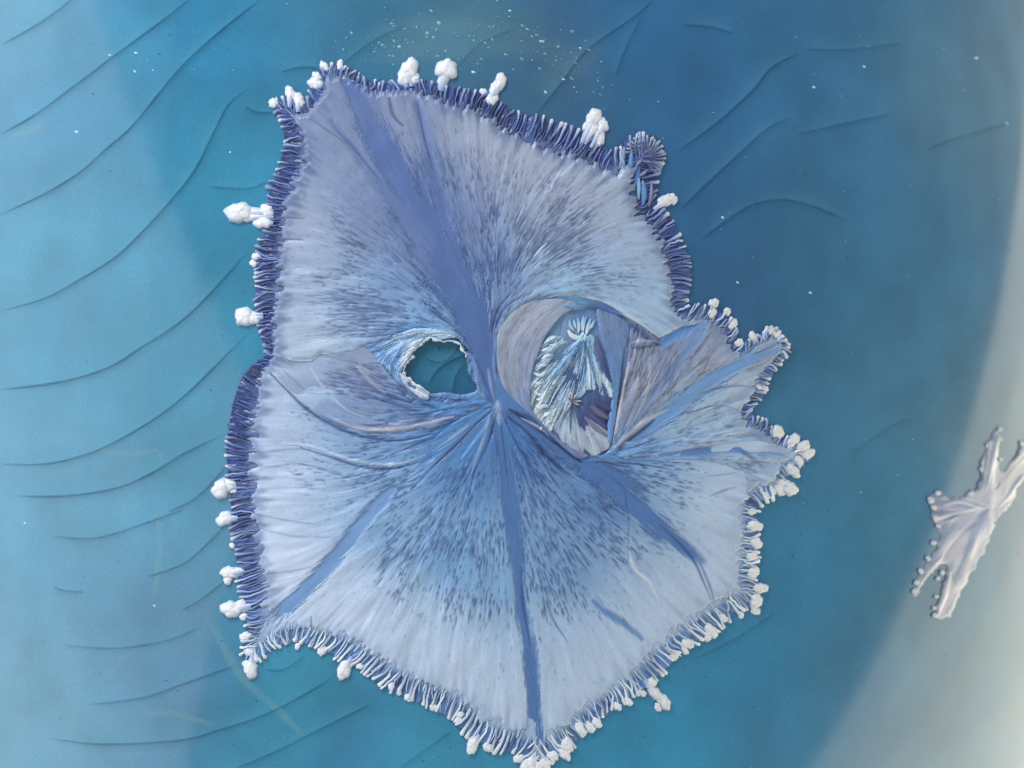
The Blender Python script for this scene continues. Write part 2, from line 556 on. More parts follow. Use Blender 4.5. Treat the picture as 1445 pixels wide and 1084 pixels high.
CR = [  # path, strength, sheen side
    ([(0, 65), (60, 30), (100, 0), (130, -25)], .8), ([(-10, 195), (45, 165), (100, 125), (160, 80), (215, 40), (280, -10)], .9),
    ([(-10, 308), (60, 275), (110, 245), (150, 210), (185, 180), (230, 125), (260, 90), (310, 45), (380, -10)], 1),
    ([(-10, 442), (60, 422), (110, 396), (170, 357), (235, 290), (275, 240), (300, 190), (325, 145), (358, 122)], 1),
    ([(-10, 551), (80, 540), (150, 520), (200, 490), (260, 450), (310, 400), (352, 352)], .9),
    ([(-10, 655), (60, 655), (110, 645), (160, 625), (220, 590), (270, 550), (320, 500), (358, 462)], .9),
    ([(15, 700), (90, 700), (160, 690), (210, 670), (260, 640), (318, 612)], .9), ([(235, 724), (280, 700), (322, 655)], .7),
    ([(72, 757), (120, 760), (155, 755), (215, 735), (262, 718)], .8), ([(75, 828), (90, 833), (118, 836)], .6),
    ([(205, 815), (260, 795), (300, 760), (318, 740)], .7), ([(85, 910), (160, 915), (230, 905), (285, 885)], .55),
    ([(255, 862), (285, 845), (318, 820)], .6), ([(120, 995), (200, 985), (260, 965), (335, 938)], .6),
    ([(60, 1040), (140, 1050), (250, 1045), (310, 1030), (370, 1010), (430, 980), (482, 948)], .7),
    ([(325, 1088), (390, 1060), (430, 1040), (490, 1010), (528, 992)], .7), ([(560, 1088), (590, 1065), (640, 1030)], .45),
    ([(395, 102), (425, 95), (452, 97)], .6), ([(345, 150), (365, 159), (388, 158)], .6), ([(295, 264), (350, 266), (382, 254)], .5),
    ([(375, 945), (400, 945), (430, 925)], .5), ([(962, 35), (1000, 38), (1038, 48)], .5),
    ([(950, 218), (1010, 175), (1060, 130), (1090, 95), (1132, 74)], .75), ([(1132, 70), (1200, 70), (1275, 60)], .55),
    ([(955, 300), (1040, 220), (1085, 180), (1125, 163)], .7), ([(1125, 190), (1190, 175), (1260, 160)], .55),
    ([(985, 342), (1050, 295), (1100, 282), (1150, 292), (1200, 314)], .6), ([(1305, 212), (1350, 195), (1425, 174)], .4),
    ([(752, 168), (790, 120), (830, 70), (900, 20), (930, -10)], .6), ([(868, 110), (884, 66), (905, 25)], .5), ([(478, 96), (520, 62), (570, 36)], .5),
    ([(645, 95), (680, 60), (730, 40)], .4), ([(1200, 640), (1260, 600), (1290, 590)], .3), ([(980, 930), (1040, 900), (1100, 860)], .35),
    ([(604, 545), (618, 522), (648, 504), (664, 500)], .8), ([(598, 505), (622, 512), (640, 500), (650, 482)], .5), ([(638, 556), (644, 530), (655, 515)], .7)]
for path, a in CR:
    ribbon('crack', path, 1.9, M_CRACK_AND_SHADE, glaze, 0.55, 0.12, 0, a * .6)
    ribbon('painted_crack_shade', path, 13, M_CRACK_AND_SHADE, glaze, 0.4, 0.2, 1.0, a * 0.34)  # soft dark shading painted along one side of the crack
    ribbon('painted_crack_sheen', path, -26, M_SHEEN, glaze, 0.25, 0.2, 1.0, a * 0.34)  # pale sheen painted along the other side of the crack
for path, wd in (([(122, 626), (150, 637), (185, 641), (222, 636)], 5), ([(212, 636), (226, 640), (226, 658)], 5), ([(120, 972), (150, 955), (180, 925), (208, 908)], 5),
                 ([(221, 712), (226, 770), (222, 812), (215, 850)], 6), ([(268, 873), (296, 880), (320, 920), (345, 960), (390, 1000), (440, 1050)], 8),
                 ([(195, 1010), (240, 1007), (305, 1024)], 6), ([(15, 195), (40, 185), (65, 180)], 12)):
    ribbon('pale_streak', path, wd, M_TAN, glaze, 0.4, 0.2, 0, 0.7)  # faint pale translucent strips laid on the glaze

for pth, wd, am in (([(486, 66), (560, 50), (650, 52), (760, 66), (860, 120)], 30, .36), ([(500, 84), (600, 74), (690, 84)], 16, .3), ([(740, 130), (800, 96), (860, 50)], 24, .24), ([(560, 30), (680, 22), (800, 40)], 26, .2)):
    ribbon('cloudy_patch', pth, wd, M_TAN, glaze, 0.35, 0.3, 0, am)

# ------------------------------------------------------------------ the main crystal
# outline: u, v, band width, paleness of the band
OUT = [(376, 497, 14, .0), (366, 470, 24, .0), (361, 430, 32, .0), (361, 390, 36, .0), (364, 355, 34, .0), (376, 318, 28, .05), (378, 280, 30, .0), (390, 245, 34, .0),
       (401, 205, 32, .0), (398, 178, 24, .05), (389, 150, 22, .1), (405, 142, 18, .15), (425, 150, 16, .1), (442, 128, 18, .1), (452, 98, 18, .15), (470, 92, 20, .15), (498, 99, 18, .15),
       (530, 118, 16, .1), (556, 117, 16, .05), (590, 112, 22, .05), (620, 118, 26, .05), (655, 128, 28, .0), (690, 135, 30, .0), (725, 155, 34, .0), (760, 168, 36, .0), (795, 180, 36, .0),
       (830, 196, 36, .05), (858, 210, 34, .1), (872, 206, 40, .1), (884, 196, 46, .1), (910, 190, 50, .05), (932, 200, 46, .0), (938, 225, 42, .0), (928, 255, 38, .0), (926, 285, 34, .05),
       (944, 305, 34, .1), (960, 335, 34, .1), (972, 370, 34, .1), (974, 405, 32, .15), (968, 428, 24, .2), (990, 432, 20, .3), (1018, 442, 22, .3), (1036, 462, 22, .25), (1042, 484, 18, .3),
       (1062, 475, 16, .4), (1086, 465, 16, .4), (1104, 474, 16, .4), (1114, 492, 16, .4), (1102, 512, 16, .4), (1088, 532, 20, .4), (1076, 560, 20, .35), (1060, 582, 20, .35), (1080, 592, 20, .2),
       (1104, 612, 20, .35), (1130, 624, 22, .6), (1142, 640, 22, .65), (1130, 658, 22, .6), (1112, 672, 22, .6), (1108, 694, 18, .7), (1084, 702, 22, .6), (1068, 716, 26, .5), (1070, 745, 28, .6),
       (1070, 780, 30, .6), (1066, 808, 30, .55), (1072, 835, 30, .5), (1062, 856, 26, .55), (1038, 862, 28, .55), (1018, 882, 34, .55), (992, 898, 34, .6), (964, 920, 34, .6), (938, 944, 34, .55),
       (912, 968, 32, .55), (880, 990, 30, .6), (846, 1016, 30, .6), (812, 1048, 32, .6), (786, 1066, 34, .65), (768, 1090, 40, .7), (742, 1090, 40, .7), (732, 1066, 34, .55), (700, 1058, 36, .5),
       (664, 1040, 36, .5), (630, 1012, 36, .5), (590, 992, 36, .5), (550, 972, 34, .5), (516, 950, 34, .5), (480, 928, 34, .55), (448, 914, 30, .6), (416, 906, 26, .6), (385, 916, 22, .6),
       (362, 932, 18, .6), (345, 924, 18, .55), (348, 885, 26, .4), (344, 850, 34, .2), (336, 810, 38, .15), (332, 770, 36, .1), (327, 735, 36, .05), (325, 690, 38, .1), (320, 650, 38, .05),
       (322, 610, 38, .0), (330, 565, 36, .0), (342, 532, 32, .0), (360, 512, 22, .0)]
OUTL = catmull(OUT, 2.0, True)
seg = np.r_[0, np.cumsum(np.hypot(*np.diff(np.r_[OUTL, OUTL[:1]][:, :2], axis=0).T))]
Ltot = seg[-1]
ss = np.arange(0, Ltot, 2.0)
OUTR = np.stack([np.interp(ss, seg, np.r_[OUTL, OUTL[:1]][:, k]) for k in range(4)], 1)


def csmooth(a, sig):
    n = len(a); k = np.fft.fftfreq(n)
    g = np.exp(-2 * (np.pi * k * sig) ** 2)
    return np.real(np.fft.ifft(np.fft.fft(a, axis=0) * (g[:, None] if a.ndim > 1 else g), axis=0))


SM = csmooth(OUTR[:, :2], 9)
tan_ = np.gradient(SM, axis=0); tan_ /= np.linalg.norm(tan_, axis=1, keepdims=True)
INW = np.stack([-tan_[:, 1], tan_[:, 0]], 1)          # clockwise on screen: inward is to the right of travel
# make sure it points inward
if np.mean((np.array([690, 570]) - SM) * INW) < 0: INW = -INW

F1 = Field(290, 75, 1160, 1100, 1.0)
inside = F1.inside(OUTR)
dist, carried = F1.polydist(OUTR[:, :2], True, OUTR[:, 2:])
dfar, cfar = F1.polydist(OUTR[::7, :2], True, OUTR[::7, 2:], 200)
farm = dist > 76
dist[farm] = np.maximum(dfar[farm], 76); carried[farm] = cfar[farm]
dist = np.minimum(dist, 400)
wband, pale = carried[..., 0], carried[..., 1]
n_edge = F1.noise(9, 2)
HOLE = catmull([(604, 476), (622, 480), (645, 478), (655, 496), (661, 528), (672, 549), (652, 556), (630, 553), (605, 554), (586, 540), (569, 526), (576, 510), (588, 492)], 2, True)
hole = F1.inside(HOLE)
OPEN = catmull([(812, 424), (838, 424), (862, 440), (884, 456), (886, 490), (878, 540), (868, 590), (858, 634), (835, 642), (806, 634), (775, 606), (752, 582), (748, 545), (752, 505), (768, 470), (786, 440)], 2, True)
opening = F1.inside(OPEN)

crystal = thing('main_crystal', 'large fan-shaped blue crystal with ruffled white-beaded rim and two openings', 'crystal', (690, 570))

upper_poly = [(378, 496), (300, 496), (300, 60), (1000, 60), (1000, 455), (960, 462), (945, 470), (927, 478), (905, 462), (880, 447), (850, 428), (820, 420), (782, 420), (748, 428), (722, 445), (708, 470),
              (704, 520), (702, 560), (694, 572), (680, 562), (668, 540), (664, 500), (650, 482), (625, 474), (600, 472), (572, 484), (545, 482), (520, 488), (498, 500), (475, 504), (455, 500), (440, 511), (415, 511), (398, 503)]
left_poly = [(388, 490), (430, 500), (500, 485), (540, 478), (580, 480), (590, 520), (600, 552), (640, 560), (690, 566), (660, 586), (610, 606), (560, 614), (520, 613), (480, 600), (440, 580), (410, 553), (384, 526), (372, 505)]
right_poly = [(858, 640), (866, 590), (880, 530), (882, 500), (876, 438), (950, 456), (975, 410), (1160, 400), (1160, 720), (1050, 702), (1046, 668), (1000, 652), (940, 650), (880, 648)]
upper = F1.inside(upper_poly) & inside & ~hole
left_l = F1.inside(left_poly) & inside & ~hole
right_l = F1.inside(right_poly) & inside & ~opening
lower = inside & (F1.Y > 495) & ~hole & ~opening & ~((F1.X < 520) & (F1.Y < 515)) & ~((F1.X > 870) & (F1.Y < 620))
flowN = F1.flow([[(OUTR[i, 0], OUTR[i, 1]), (OUTR[i, 0] + INW[i, 0] * 20, OUTR[i, 1] + INW[i, 1] * 20), (OUTR[i, 0] + INW[i, 0] * 45, OUTR[i, 1] + INW[i, 1] * 45)] for i in range(0, len(OUTR), 9)])
nearrim = inside & (dist < 75)
lN = F1.lic(flowN, 9, nearrim, F1.noise(3.6, 1))
edge_in = dist > (wband * (0.88 + 0.2 * n_edge + 0.11 * np.clip(lN, -2, 2)) - 3)

GA = [[(692, 560), (668, 450), (622, 360), (560, 250), (505, 130)], [(690, 540), (655, 440), (600, 350), (520, 230), (450, 150)], [(685, 520), (640, 420), (560, 320), (480, 250), (415, 200)],
      [(680, 500), (610, 400), (520, 325), (440, 285), (395, 270)], [(670, 480), (590, 405), (500, 365), (430, 345), (380, 340)], [(660, 470), (590, 425), (500, 400), (430, 395), (380, 395)],
      [(650, 470), (590, 450), (500, 445), (430, 445), (380, 450)], [(640, 475), (570, 470), (500, 475), (440, 485), (390, 495)], [(694, 540), (680, 440), (645, 340), (610, 230), (575, 120)],
      [(695, 520), (692, 420), (680, 330), (660, 230), (650, 140)], [(696, 500), (700, 410), (705, 330), (720, 250), (748, 170)], [(697, 480), (708, 410), (730, 340), (775, 270), (825, 200)],
      [(698, 470), (720, 410), (770, 345), (840, 290), (895, 252)], [(700, 460), (735, 415), (800, 370), (870, 340), (940, 325)], [(705, 455), (745, 420), (810, 395), (880, 385), (960, 388)],
      [(712, 450), (760, 418), (830, 410), (890, 425), (950, 455)]]
GB = [[(690, 572), (610, 612), (500, 612), (420, 595), (340, 590)], [(690, 574), (610, 622), (500, 645), (420, 640), (335, 640)], [(690, 577), (600, 650), (500, 690), (420, 695), (335, 695)],
      [(692, 580), (600, 670), (500, 730), (420, 745), (340, 750)], [(692, 582), (610, 680), (520, 765), (430, 805), (345, 820)], [(694, 584), (625, 680), (545, 700), (455, 810), (355, 905)],
      [(694, 588), (620, 690), (540, 790), (470, 870), (430, 905)], [(696, 590), (645, 690), (590, 800), (545, 890), (520, 940)], [(698, 590), (670, 700), (635, 820), (615, 920), (605, 990)],
      [(701, 592), (695, 700), (680, 850), (665, 960), (655, 1040)], [(704, 592), (720, 700), (735, 830), (747, 930), (752, 1085)], [(707, 592), (750, 720), (790, 830), (825, 930), (850, 1010)],
      [(710, 590), (775, 720), (840, 800), (900, 890), (930, 945)], [(712, 588), (800, 710), (880, 790), (950, 860), (990, 900)], [(716, 584), (760, 610), (830, 650), (900, 715), (985, 790), (1060, 850)],
      [(740, 600), (820, 645), (900, 690), (980, 730), (1065, 770)], [(760, 615), (840, 645), (920, 670), (1000, 695), (1070, 715)], [(780, 625), (850, 645), (940, 655), (1040, 665)], [(800, 632), (860, 642), (960, 640), (1060, 632), (1140, 640)]]
GL = [[(660, 575), (580, 560), (500, 538), (430, 525), (380, 515)], [(660, 580), (580, 590), (500, 585), (440, 560), (390, 522)], [(570, 540), (520, 525), (480, 512), (430, 505)], [(640, 578), (560, 602), (500, 600), (450, 580), (405, 545)]]
GR = [[(865, 635), (885, 560), (905, 485)], [(865, 635), (910, 550), (960, 465)], [(865, 635), (920, 565), (1010, 450)], [(868, 635), (935, 580), (1020, 525), (1112, 488)], [(868, 637), (950, 605), (1070, 560)],
      [(868, 640), (960, 620), (1070, 598)], [(870, 642), (950, 640), (1050, 630), (1142, 640)], [(870, 645), (960, 650), (1060, 665), (1115, 685)]]
CA = [(440, 200, 112, 126, 168), (430, 320, 148, 160, 190), (420, 450, 170, 190, 216), (420, 390, 158, 175, 204), (500, 300, 122, 140, 178), (470, 240, 128, 142, 176), (520, 170, 92, 106, 156), (560, 400, 122, 152, 196), (500, 430, 140, 165, 202),
      (590, 170, 112, 124, 166), (640, 200, 142, 150, 180), (750, 220, 164, 170, 194), (800, 270, 160, 168, 194), (860, 300, 165, 175, 200), (900, 400, 150, 182, 218), (930, 440, 162, 194, 224), (920, 350, 160, 180, 210),
      (760, 340, 146, 162, 192), (700, 380, 116, 142, 188), (660, 300, 118, 134, 176), (690, 200, 158, 164, 188), (800, 400, 150, 180, 214), (600, 460, 130, 170, 215), (640, 250, 128, 140, 176), (450, 500, 174, 192, 218), (840, 360, 150, 172, 206)]
CB = [(380, 560, 140, 160, 196), (380, 600, 140, 164, 202), (380, 700, 176, 196, 226), (400, 800, 190, 206, 232), (450, 700, 156, 184, 218), (500, 850, 176, 196, 226), (560, 760, 132, 168, 208), (600, 880, 164, 190, 220), (650, 650, 84, 134, 190),
      (700, 950, 164, 190, 220), (640, 780, 116, 160, 206), (700, 820, 128, 166, 206), (820, 930, 156, 182, 212), (900, 880, 150, 176, 210), (800, 800, 118, 154, 196), (850, 700, 94, 134, 186), (950, 800, 150, 174, 206), (1000, 720, 152, 182, 214),
      (960, 670, 132, 168, 208), (720, 620, 78, 118, 178), (560, 650, 124, 160, 206), (600, 600, 84, 130, 186), (480, 620, 134, 164, 204), (760, 900, 160, 184, 214), (640, 960, 170, 192, 222), (460, 870, 184, 200, 228), (1020, 800, 154, 178, 208),
      (900, 800, 142, 168, 204), (760, 1000, 160, 184, 216), (860, 960, 158, 182, 214)]
CL = [(430, 530, 152, 166, 196), (410, 510, 160, 175, 205), (500, 560, 118, 138, 180), (560, 580, 108, 138, 186), (520, 520, 140, 150, 180), (470, 590, 140, 162, 200), (640, 575, 84, 128, 186), (580, 500, 120, 165, 215), (540, 605, 150, 165, 195)]
CRR = [(900, 520, 150, 154, 178), (940, 500, 128, 138, 170), (900, 580, 140, 146, 174), (960, 560, 154, 168, 196), (1000, 590, 160, 186, 216), (1050, 540, 166, 182, 206), (1000, 500, 158, 164, 190), (1080, 490, 154, 164, 188), (1080, 640, 142, 168, 208),
       (960, 620, 150, 182, 216), (900, 630, 120, 160, 210), (1030, 610, 164, 190, 218), (970, 460, 110, 150, 205), (1010, 450, 130, 136, 160), (1060, 670, 150, 176, 208)]

NAVY = lin((22, 58, 130)); MIDB = lin((92, 136, 192))


def col_field(f, tab):
    t = np.array(tab, float)
    return f.interp(t[:, :2], lin(t[:, 2:]), 22.0, 1.7)


def vein_mask(f, flow, path, ws, rag=0.5):
    """ragged strip along a path; ws = half widths along it"""
    c = catmull(path, 2.0); k = np.linspace(0, 1, len(c))
    wv = np.interp(k, np.linspace(0, 1, len(ws)), ws)[:, None]
    d, w = f.polydist(c, False, wv, 70 if max(ws) < 25 else 130)
    return d, w[..., 0]


grain = {}


def lobe(name, f, mask, guides, ctab, base, veins, n_fleck, fl_len, fl_w, dens, parent, bev=7, relief=0.55, amp=0.85, edges=None, marks=(), lic_a=1.0, soften=True, mat=None, rim_tint=None):
    fl = f.flow(guides)
    li = f.lic(fl, 14, mask)
    lb = f.lic(fl, 26, mask, f.noise(6, 1))
    col = col_field(f, ctab)
    if soften and f is F1:      # the sheet takes on the rim's colour where it meets the rim
        rimc = lin((76, 94, 146)) + (lin((176, 192, 220)) - lin((84, 96, 150))) * np.clip(pale * 1.5, 0, 1)[..., None]
        pr = (rim_tint[1] * sstep(150, 30, dist - wband))[..., None] if rim_tint else 0
        if rim_tint: col = col * (1 - pr) + lin(rim_tint[0]) * pr
        ra = (0.62 * (1 - sstep(-2, 22, dist - wband + 6 * lb)))[..., None]
        col = col * (1 - ra) + rimc * ra
    # flecks
    p = dens * mask
    cdf = np.cumsum(p.ravel()); cdf /= cdf[-1]
    k = np.searchsorted(cdf, rng.random(n_fleck))
    px = f.X.ravel()[k]; py = f.Y.ravel()[k]
    ln = fl_len[0] + (fl_len[1] - fl_len[0]) * rng.random(n_fleck) ** 2
    dn = p.ravel()[k]
    B = f.strokes(fl, px, py, ln * (0.5 + 0.9 * np.clip(dn, 0, 1)), amp * (0.55 + 0.45 * rng.random(n_fleck)) * np.clip(dn * 1.8, .4, 1), fl_w * (0.75 + 0.5 * rng.random(n_fleck)))
    # pale hairs beside the dark flecks
    k = np.searchsorted(cdf, rng.random(n_fleck // 2))
    Wt = f.strokes(fl, f.X.ravel()[k], f.Y.ravel()[k], fl_len[0] + fl_len[1] * rng.random(len(k)), 0.15 + 0.5 * rng.random(len(k)), np.full(len(k), fl_w * 0.9))
    vm = np.zeros(f.X.shape, int)
    vsoft = np.zeros(f.X.shape)
    for i, (path, ws, vc, rag, soft) in enumerate(veins):
        d, w = vein_mask(f, fl, path, ws)
        q = (w * (1 + rag * (li * 0.22 + lb * 0.25)) - d)
        a = sstep(-soft, soft, q)
        vcl = lin(vc)
        col = col * (1 - a[..., None]) + vcl * a[..., None]
        B *= 1 - 0.88 * a; Wt *= 1 - 0.8 * a
        vm[(q > 0) & mask] = i + 1
        vsoft = np.maximum(vsoft, a)
    calm = 0.3 + 0.7 * np.clip(dens * 1.3, 0, 1)
    li = li * calm; lb = lb * (0.4 + 0.6 * calm)
    mod = 1 + lic_a * (0.045 * li + 0.05 * lb)
    mod = 1 + (mod - 1) * (1 - 0.6 * vsoft)
    col = col * mod[..., None]
    dk = NAVY * 0.72 + 0.28 * col * 0.45
    col = col * (1 - B[..., None]) + dk * B[..., None]
    col = col + (lin((205, 220, 240)) - col) * (Wt * 0.24)[..., None]
    MH = np.zeros(f.X.shape)
    for path, w0, kind, am in marks:
        d, w = vein_mask(f, fl, path, (w0 * .35, w0, w0 * 1.1, w0 * .8, w0 * .25))
        a = np.clip(am * np.exp(-1.3 * (d / (w * (1 + 0.22 * np.clip(lb, -2, 2)) + 1e-6)) ** 2), 0, 1)
        mc = {'d': (42, 70, 128), 'n': (34, 44, 90), 'p': (206, 218, 236), 'w': (226, 228, 232), 'b': (84, 146, 208), 't': (186, 184, 194), 'm': (88, 114, 168), 'g': (112, 128, 172)}[kind]
        col = col * (1 - a[..., None]) + lin(mc) * a[..., None]
        MH += a * (0 if kind in 'mg' else -1.3 if kind in 'dn' else 1.3) * min(1.5, w0 / 2.2)
    de = edges if edges is not None else None
    H = base + relief * (0.42 * li + 0.55 * lb) * (1 - 0.8 * vsoft) - 0.8 * B + 0.5 * Wt - 2.2 * vsoft + MH + 0.75 * f.lic(fl, 20, mask, f.noise(20, 2))
    H = np.maximum(H, 1.3)
    if de is not None:
        H = H - base * (0.55 if not soften else 0.36) * (1 - sstep(0, bev, de)) ** 2
    cells = mask[:-1, :-1] & mask[1:, 1:] & mask[1:, :-1] & mask[:-1, 1:]
    vc_ = vm[:-1, :-1]
    o = f.build(name, cells & (vc_ == 0), cells, H, np.clip(col, 0.004, 0.95), mat or M_SHEET, parent)
    for i in range(len(veins)):
        f.build('vein', cells & (vc_ == i + 1), cells, H, np.clip(col, 0.004, 0.95), M_SHEET, o)
    return o, fl


def rim_dist(f, mask, lim=10):
    """cheap distance to the edge of a mask, in pixels, by repeated erosion"""
    d = np.zeros(mask.shape); m = mask.copy()
    for i in range(int(lim / f.g)):
        d[m] += f.g
        n = m.copy()
        n[1:] &= m[:-1]; n[:-1] &= m[1:]; n[:, 1:] &= m[:, :-1]; n[:, :-1] &= m[:, 1:]
        m = n
    return d


clump = F1.noise(46, 3)
MK_LOW = [([(384, 528), (410, 555), (440, 582), (480, 605), (520, 618), (565, 622), (615, 612)], 3.2, 'd', .9), ([(400, 626), (440, 630), (470, 640), (510, 652), (560, 655), (600, 642)], 2.4, 'p', .6), ([(425, 632), (470, 646), (510, 659), (550, 662), (590, 652), (625, 630)], 2.4, 'd', .85),
          ([(400, 650), (450, 660), (500, 676), (540, 678)], 1.6, 'd', .4), ([(365, 640), (420, 634), (450, 640)], 2, 'd', .35), ([(370, 662), (420, 655), (470, 668)], 1.6, 'd', .35), ([(362, 725), (410, 735), (460, 742)], 1.6, 'd', .4), ([(366, 745), (420, 757), (480, 758)], 1.6, 'd', .35), ([(366, 690), (430, 688), (470, 694)], 1.5, 'd', .3), ([(372, 810), (410, 806), (440, 800)], 1.5, 'd', .4),
          ([(690, 575), (660, 584), (630, 602), (610, 620)], 3, 'd', .8), ([(694, 580), (670, 600), (640, 632), (615, 655)], 3, 'd', .8), ([(700, 585), (690, 620), (672, 660), (660, 700)], 2.4, 'd', .7), ([(716, 588), (745, 612), (772, 645), (805, 672)], 3.4, 'n', .75), ([(712, 592), (728, 625), (752, 665), (790, 705)], 2.4, 'd', .8),
          ([(706, 592), (712, 640), (718, 690)], 2, 'd', .7), ([(718, 578), (750, 598), (785, 626), (820, 652)], 5.0, 'n', .85), ([(735, 590), (765, 606), (800, 634)], 2.0, 'p', .7), ([(660, 590), (600, 622), (545, 645)], 2.2, 'd', .7), ([(675, 596), (620, 650), (580, 692)], 2.2, 'd', .7), ([(690, 600), (664, 650), (640, 700)], 2, 'd', .6), ([(716, 610), (735, 660), (760, 720)], 2, 'd', .6), ([(682, 590), (640, 620), (585, 662)], 2, 'd', .6),
          ([(692, 572), (655, 590), (620, 612), (570, 626)], 4.0, 'b', .7), ([(697, 582), (680, 610), (650, 650)], 3.4, 'b', .6), ([(701, 566), (703, 584), (705, 600)], 4.5, 'p', .4), ([(709, 590), (724, 630), (750, 680)], 2.6, 'b', .6), ([(690, 578), (640, 622), (590, 652)], 3, 'b', .6), ([(684, 566), (640, 578), (600, 586)], 4, 'b', .7), ([(690, 590), (678, 630), (664, 668)], 2.4, 'p', .3),
          ([(660, 600), (640, 616), (612, 636)], 1.6, 'w', .55), ([(820, 650), (860, 648), (905, 650), (960, 656)], 2.6, 'b', .7), ([(840, 652), (900, 655), (950, 664)], 1.8, 'd', .8), ([(830, 640), (865, 640), (900, 640)], 3, 'b', .6), ([(870, 664), (920, 672), (960, 680)], 1.8, 'd', .6), ([(886, 770), (892, 800), (915, 822), (930, 852)], 2.2, 'w', .6),
          ([(880, 690), (886, 740), (884, 790)], 1.6, 'd', .5), ([(930, 740), (970, 780), (990, 820), (1002, 850)], 2.0, 'd', .8), ([(985, 792), (1000, 830), (1008, 862)], 1.8, 'd', .7), ([(690, 860), (680, 890), (668, 930)], 2, 't', .4), ([(440, 870), (440, 885), (438, 898)], 1.6, 'n', .7), ([(1000, 700), (1025, 690), (1035, 688)], 1.8, 'd', .6), ([(996, 672), (1030, 668), (1046, 664)], 1.4, 'd', .5),
          ([(735, 800), (738, 850), (748, 910)], 2.2, 'n', .6), ([(770, 830), (778, 870), (800, 905)], 2, 'd', .7), ([(765, 840), (772, 880)], 2, 'd', .7)]
MK_LEFT = [([(384, 526), (410, 553), (440, 580), (480, 602), (520, 612), (560, 613)], 2.2, 'n', .9), ([(476, 592), (500, 604), (540, 607), (580, 602), (640, 588)], 3.0, 't', .85), ([(440, 520), (460, 550), (490, 578), (520, 590)], 2, 'p', .5), ([(398, 520), (430, 550), (460, 576)], 1.6, 'd', .35), ([(520, 560), (570, 575), (610, 590)], 2, 'd', .7), ([(500, 545), (560, 562), (600, 575)], 2.0, 'd', .7),
           ([(505, 518), (525, 540), (545, 556)], 2.4, 't', .6), ([(660, 566), (620, 578), (580, 584)], 3.0, 'b', .8), ([(606, 560), (630, 566), (652, 565), (676, 558)], 3.4, 'n', .85), ([(600, 568), (640, 574), (680, 566)], 3.6, 'b', .9), ([(560, 548), (590, 568), (620, 578)], 3, 'd', .8), ([(614, 556), (628, 557), (645, 561)], 2.0, 't', .8)]
MK_RIGHT = [([(868, 446), (892, 462), (915, 480), (930, 488)], 6, 'd', .8), ([(858, 638), (868, 600), (880, 540), (888, 492)], 2.6, 't', .8), ([(866, 632), (888, 610), (915, 590), (942, 578)], 3.0, 't', .9), ([(868, 634), (884, 622), (905, 606), (922, 592)], 3.8, 'n', .85), ([(890, 484), (905, 481), (926, 483)], 2.4, 'p', .5), ([(892, 492), (908, 490), (925, 488)], 3.0, 'n', .6), ([(915, 500), (912, 550), (890, 600)], 2.0, 'p', .4), ([(945, 505), (940, 530), (930, 555)], 1.8, 'n', .5),
            ([(900, 520), (902, 560), (888, 600)], 1.8, 'd', .4), ([(955, 500), (945, 540), (920, 585)], 2, 'd', .4), ([(1000, 500), (985, 530), (955, 560)], 2, 'n', .45), ([(1060, 500), (1090, 486), (1106, 478)], 1.8, 'd', .6), ([(985, 555), (1030, 545), (1060, 546)], 1.8, 'd', .6), ([(960, 585), (1010, 572), (1040, 580)], 1.6, 'd', .6), ([(890, 625), (930, 605), (980, 572)], 2, 'd', .5), ([(870, 640), (910, 632), (960, 626)], 2.6, 'b', .7),
            ([(1040, 636), (1060, 648), (1075, 660)], 2.4, 'n', .6), ([(960, 636), (1000, 630), (1060, 626)], 2.0, 'd', .7), ([(1000, 470), (985, 490), (970, 510)], 2, 'n', .5), ([(1000, 455), (1020, 460), (1030, 470)], 3, 'n', .5)]
MK_UP = [([(688, 520), (655, 430), (610, 345), (560, 255), (510, 165)], 46, 'm', .62), ([(655, 420), (640, 330), (615, 230), (595, 160)], 30, 'm', .45), ([(600, 380), (530, 300), (470, 230), (430, 180)], 48, 'g', .5), ([(540, 170), (480, 150), (430, 165)], 34, 'g', .5), ([(800, 420), (850, 427), (888, 449), (925, 474)], 3.5, 'p', .7), ([(496, 503), (512, 496), (530, 487), (550, 479)], 2.6, 'd', .8), ([(398, 506), (430, 510), (445, 507), (460, 500), (476, 504), (498, 498)], 2.2, 'p', .8), ([(560, 478), (600, 468), (640, 472), (656, 490)], 3.0, 'p', .6), ([(540, 474), (580, 462), (620, 460)], 2.4, 'b', .6), ([(694, 470), (700, 440), (720, 415)], 2.6, 'd', .7), ([(700, 460), (712, 435), (740, 415)], 2, 'd', .7), ([(692, 430), (690, 400), (696, 370)], 2, 'd', .6),
         ([(696, 500), (698, 530), (700, 560)], 3, 'b', .4), ([(688, 520), (692, 545), (697, 566)], 2.2, 'p', .35), ([(650, 470), (672, 510), (690, 552)], 2.0, 'd', .5), ([(664, 500), (676, 535), (690, 560)], 2.2, 'b', .5), ([(550, 140), (556, 165), (570, 180)], 3, 'n', .6), ([(590, 150), (600, 200), (612, 240)], 2, 'd', .5), ([(470, 180), (500, 210), (540, 260)], 2, 'd', .5), ([(440, 170), (470, 190), (490, 205)], 2.2, 'd', .5),
         ([(860, 440), (890, 452), (925, 474)], 2, 'p', .7), ([(398, 338), (415, 339), (430, 340)], 1.8, 'd', .7), ([(405, 308), (420, 309), (432, 310)], 1.6, 'd', .7), ([(700, 195), (712, 182), (722, 176)], 1.8, 't', .5), ([(840, 260), (855, 245), (866, 235)], 2, 'p', .4), ([(790, 250), (810, 230), (822, 220)], 2, 'p', .4)]
